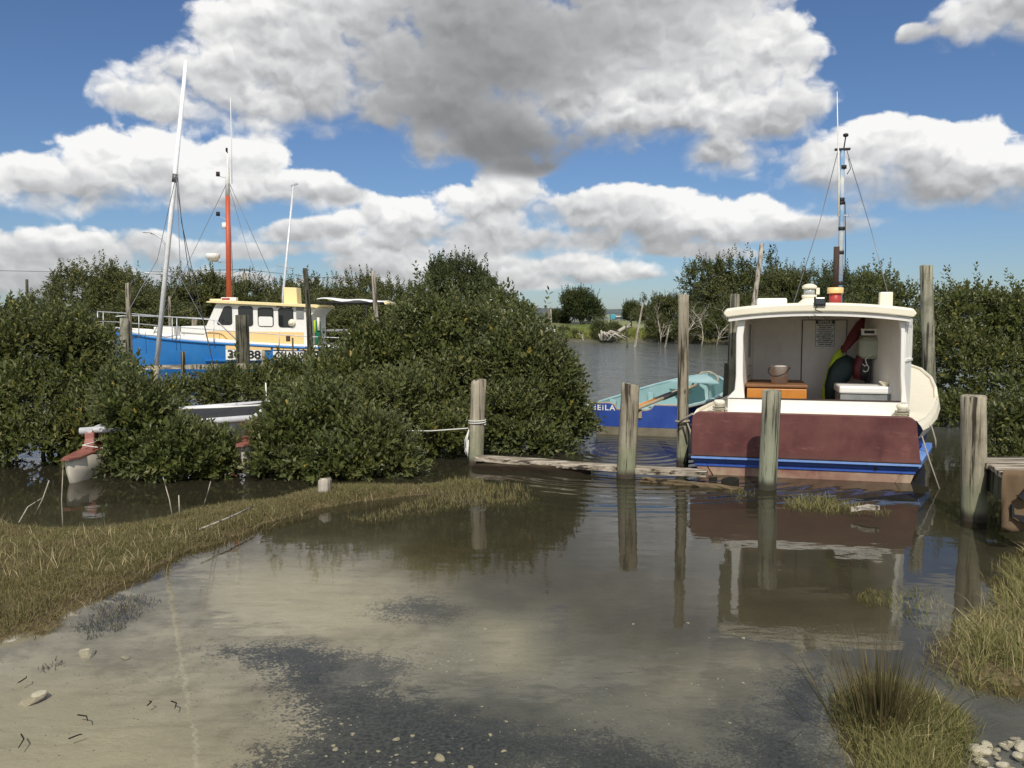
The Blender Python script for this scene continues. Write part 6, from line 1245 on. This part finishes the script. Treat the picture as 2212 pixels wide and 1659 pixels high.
for k in range(46):
    px = 560 + 560 * rs_.rand() ** 1.2; py = 1545 + 110 * rs_.rand() + (px - 560) * .03
    stone(px, min(py, 1668), rs_.choice([4, 5, 6, 8, 10, 16], p=[.3, .25, .2, .12, .08, .05]), 'small pale stone on the dark gravel at the bottom of the photo', 'pale stones on the dark gravel')
for k in range(26): stone(2085 + 150 * rs_.rand() ** .7, 1590 + 80 * rs_.rand(), rs_.choice([10, 14, 20, 30], p=[.35, .3, .2, .15]), 'pale stone heaped in the bottom right corner', 'pale stones in the bottom right corner', .01)
for k in range(34): stone(880 + 820 * rs_.rand(), 1330 + 270 * rs_.rand() ** .8, rs_.choice([2.5, 3.5, 5], p=[.5, .35, .15]), 'tiny pale stone under the shallow water in the middle foreground', 'tiny stones under the shallow water')
for px, py, s, lb in ((190, 1402, 26, 'flat pale lump of dried silt at the edge of the left bank, largest of three'), (270, 1411, 13, 'small pointed pale lump of silt right of the larger one'), (70, 1502, 34, 'long pale lump of dried silt near the left edge')): stone(px, py, s, lb, 'lumps of dried silt')
for i, (a, b) in enumerate((((370, 1520), (378, 1536)), ((148, 1602), (178, 1592)), ((168, 1550), (190, 1563)), ((40, 1480), (58, 1466)), ((46, 1592), (40, 1622)), ((318, 1530), (322, 1520)))):
    A, B = ground(*a, .0), ground(*b, .0); mb = MB(); m = (A + B) / 2 + Vector((.012, .008, .004)); mb.tube([A * 0, m - A, B - A], [.0032, .003, .002], 5); o = mb.build('twig', M_PILE_DARK); o.location = A + Vector((0, 0, .012)); tag(o, 'small dark twig lying on the wet silt at the bottom left', 'twig', 'twigs on the wet silt')

# ---- flowering shrub behind the middle clump
def flowers():
    L = [px_lump(1120, 705, 15, 55, 45), px_lump(1080, 690, 15.5, 50, 50), px_lump(1165, 735, 14.6, 40, 36)]
    r = bush('shrub covered in white flowers above the middle mangrove clump', 'shrub', L, 900, 61, None, shoots=6, branches=8, name='flowering_shrub')
    rs = np.random.RandomState(62); LL = np.array(L); LL[:, :3] -= np.array(r.location); p, nr = shell_points(LL.tolist(), 420, rs, .12, .3); p = p + nr * .12
    M = frames(nr + rs.normal(size=nr.shape) * .5, rs); s = .035
    pet = np.array([[0, 0, 0], [-.6, .9, .3], [0, 1.3, .1], [.6, .9, .3]]) * s
    Vs = []
    for k in range(4):
        a = k * PI / 2; Rz = np.array([[math.cos(a), -math.sin(a), 0], [math.sin(a), math.cos(a), 0], [0, 0, 1]]); Vs.append(pet @ Rz.T)
    T = np.concatenate(Vs); V = np.einsum('nij,kj->nki', M, T) + p[:, None]
    F = (4 * np.arange(len(p) * 4))[:, None] + np.array([[0, 1, 2, 3]])
    mesh_np('blossom', V.reshape(-1, 3), F, plain('white_petals', srgb(240, 240, 234), .7), parent=r)['kind'] = 'stuff'
flowers()
# ---- bare trees
def bare_tree(name, label, px, Y, ytop, seed, spread=.5, mat=M_PALEBARK, z0=.3, r=.06, lean=0, n=5, depth=3, cat='tree', group='bare trees across the channel'):
    c = at(px, 685, Y); H = EYE + (685 - ytop) / FPX * Y - z0; root = thing(name, label, cat, (c.x, c.y, z0), group=group); rs = np.random.RandomState(seed); mb = MB()
    def grow(p, d, L, r_, lv):
        pts = [p]; q = p
        for k in range(3): d = (d + Vector(rs.normal(size=3)) * .22).normalized(); q = q + d * L / 3; pts.append(q)
        mb.tube(pts, [r_, r_ * .85, r_ * .7, r_ * .5], 6 if lv < 2 else 4)
        if lv < depth:
            for k in range(n if lv == 0 else 3):
                b = pts[rs.randint(1, 4)]; dd = (d + Vector((rs.normal() * spread * 1.6, rs.normal() * spread, rs.uniform(-.1, .7)))).normalized(); grow(b, dd, L * rs.uniform(.42, .62), r_ * .5, lv + 1)
    grow(Vector((0, 0, -.4)), Vector((lean, 0, 1)).normalized(), H * .72, r, 0); mb.build('trunk', mat, root); return root
bare_tree('bare_sapling', 'slim white dead sapling left of the round dark tree', 1216, 62, 672, 3, .35, n=4, depth=2)
bare_tree('bare_sapling', 'white bare sapling under the round dark tree', 1244, 60, 700, 4, .4, r=.05, n=3, depth=2)
bare_tree('bare_sapling', 'leaning white sapling at the water edge under the round dark tree', 1262, 58, 705, 5, .4, lean=-.5, r=.06, n=3, depth=2)
for i, (px, Y, yt, lb) in enumerate(((1484, 49.5, 650, 'bleached dead tree behind the slim tall pile, leftmost of three'), (1516, 49, 646, 'bleached many-branched dead tree right of the slim tall pile'), (1549, 49.5, 656, 'bleached dead tree left of the green pile'), (1428, 53, 655, 'bleached bare tree at the left end of the right-hand wood'))): bare_tree('bare_tree', lb, px, Y, yt, 40 + i, .6, mat=M_DRIFT, r=.038, n=6, depth=3, lean=rs_.uniform(-.3, .3))
# driftwood and rocks on the spit
c = at(1318, 722, 57); dw = thing('driftwood', 'tangle of bleached driftwood roots on the spit shore', 'driftwood', (c.x, c.y, .25)); mb = MB(); rs2 = np.random.RandomState(8)
for k in range(16):
    a = Vector((rs2.uniform(-.6, .4), rs2.uniform(-.3, .3), -.1)); e = a + Vector((rs2.uniform(-.6, .9), rs2.uniform(-.4, .4), rs2.uniform(.3, .8))); mb.tube([a, (a + e) / 2 + Vector((0, 0, .25)), e + Vector((.35, 0, -.35))], [.09, .07, .03], 6)
mb.build('roots', M_PALEBARK, dw)
for lb, a, b in (('bleached log lying on the spit right of the root tangle', (1335, 717), (1362, 706)), ('bleached log below the right-hand wood', (1418, 705), (1440, 712))):
    A, B = at(a[0], a[1], 57), at(b[0], b[1], 57.5); mb = MB(); mb.tube([A * 0, (B - A) * .5 + Vector((0, 0, .1)), B - A], [.14, .12, .07], 8); mb.tube([(B - A) * .7, (B - A) * .8 + Vector((.2, 0, .35))], [.05, .02], 6); o = mb.build('driftwood_log', M_PALEBARK); o.location = A; tag(o, lb, 'log')
RPR = [rock_mesh('boulder', M_ROCK, 51 + k, 2, (1, .8, .7)) for k in range(3)]
def boulder(px, py, Y, s, lb, group):
    p = RPR[rs_.randint(3)]; o = p if p.name not in usedS else p.copy()
    if p.name in usedS: C.objects.link(o)
    usedS.add(p.name); c = at(px, py, Y); s = s * Y / FPX; o.location = (c.x, c.y, c.z); o.scale = (s, s, s); o.rotation_euler = (0, 0, rs_.uniform(0, 6)); tag(o, lb, 'boulder', group)
for k in range(12): boulder(1398 + 30 * rs_.rand(), 702 + 8 * rs_.rand(), 70 + 4 * rs_.rand(), 3 + 2.5 * rs_.rand(), 'pale boulder on the spit, right of the leaning stake', 'pale boulders on the spit')
for k in range(14): boulder(1195 + 50 * rs_.rand(), 698 + 9 * rs_.rand(), 82 + 3 * rs_.rand(), 2.5 + 2.5 * rs_.rand(), 'grey boulder of the sea wall behind the bare sapling', 'boulders of the old sea wall')
for k in range(12): boulder(1300 + 60 * rs_.rand(), 692 + 5 * rs_.rand(), 84 + 3 * rs_.rand(), 2 + 2 * rs_.rand(), 'grey boulder of the sea wall right of the round tree', 'boulders of the old sea wall')
SGm = grass_material('spit_grass', [srgb(96, 114, 48), srgb(124, 134, 66), srgb(150, 150, 88), srgb(108, 124, 54)])
SPIT = lambda x, y: np.minimum(ground_height(x, y) - .22, .5)
grass_field('spit_grass', 'rank grass along the spit shore across the channel', SPIT, ((-2, 24), (55.5, 66)), 9000, 4, .15, .42, .05, SGm, 7)
# teal cabin boat and low grey wharf roof beyond the spit
c = at(1323, 690, 100); sh = thing('small_boat', 'tiny boat with a teal cabin beyond the spit', 'boat', (c.x, c.y, 0)); k = 100 / FPX
mb = MB(); mb.prism([(-14 * k, -.6, 0), (-13 * k, -.6, 5 * k + .9), (6 * k, -.6, 4.5 * k + .9), (9 * k, -.6, 0)], (0, 1.5, 0)); mb.build('hull', M_WHITE, sh, bevel=.03)
mb = MB(); mb.box((0, .1, 1.75), (9 * k, 1.3, .55)); mb.build('cabin', plain('teal_paint', srgb(70, 160, 170), .4), sh, bevel=.03)
c = at(1345, 690, 104); wf = thing('wharf_shed', 'low grey flat-roofed shed beyond the spit', 'shed', (c.x, c.y, 0)); k = 104 / FPX
mb = MB(); mb.box((0, 0, .9), (34 * k, 3, 1.6)); mb.build('wall', M_PLAST_GREY, wf); mb = MB(); mb.box((0, 0, 1.76), (36 * k, 3.4, .12)); mb.build('roof', M_ALU, wf)
# street lamp, power pole with lines, transmitter mast
c = at(357, 640, 62); sl = thing('street_lamp', 'curved street lamp beyond the trees on the left', 'lamp', (c.x, c.y, 0)); q = lambda px, py: at(px, py, 62) - Vector((c.x, c.y, 0))
mb = MB(); mb.tube([Vector((0, 0, 0)), q(358, 600), q(358, 540), q(356, 527), q(349, 515), q(337, 507), q(326, 504)], [.11, .10, .08, .07, .06, .05, .05], 8); mb.build('pole', M_STEEL, sl)
mb = MB(); mb.rings([[q(px, py) + Vector((0, y, 0)) for y in (-.12, .12)] + [q(px, py + .9) + Vector((0, y, 0)) for y in (.12, -.12)] for px, py in ((328, 503), (318, 502), (309, 502))], smooth=False); mb.build('lamp_head', M_PLAST_GREY, sl)
c = at(528, 640, 95); pp = thing('power_pole', 'power pole with cross-arm and wires above the trees', 'pole', (c.x, c.y, 0)); q = lambda px, py, Y=95: at(px, py, Y) - Vector((c.x, c.y, 0))
mb = MB(); mb.tube([Vector((0, 0, 0)), q(528, 590)], [.24, .24], 8); mb.tube([q(528, 592), q(527, 581)], [.1, .1], 6); mb.build('pole', M_PILE, pp)
mb = MB(); mb.bar(q(517, 583), q(540, 584), .12, .12)
for px in (518, 523, 528, 533, 539): mb.tube([q(px, 583), q(px, 580)], .06, 5)
mb.build('cross_arm', M_PILE_DARK, pp)
mb = MB()
for (a, b) in (((520, 582, 95), (-40, 584, 80)), ((536, 583, 95), (790, 602, 130)), ((522, 583, 95), (498, 600, 80)), ((534, 583, 95), (560, 586, 110)), ((520, 584, 95), (470, 588, 90))): A, B = q(*a), q(*b); mb.tube([A, (A + B) / 2 - Vector((0, 0, .3)), B], .028, 4)
mb.build('wire', M_WIRE, pp)['kind'] = 'stuff'
c = at(1063, 650, 160); tm = thing('transmitter_mast', 'thin white transmitter mast on the horizon beside the flowering shrub', 'mast', (c.x, c.y, 0)); q = lambda px, py: at(px, py, 160) - Vector((c.x, c.y, 0))
mb = MB(); mb.mat(1).tube([Vector((0, 0, 0)), q(1063, 628)], .16, 6); mb.mat(0).tube([q(1063, 628), q(1063.5, 612)], .24, 6); mb.tube([q(1063.5, 612), q(1063.5, 597)], .08, 5); mb.mat(1).box(q(1059, 620), (.4, .4, .6)); mb.build('pole', [M_WHITE, M_PILE_DARK], tm)
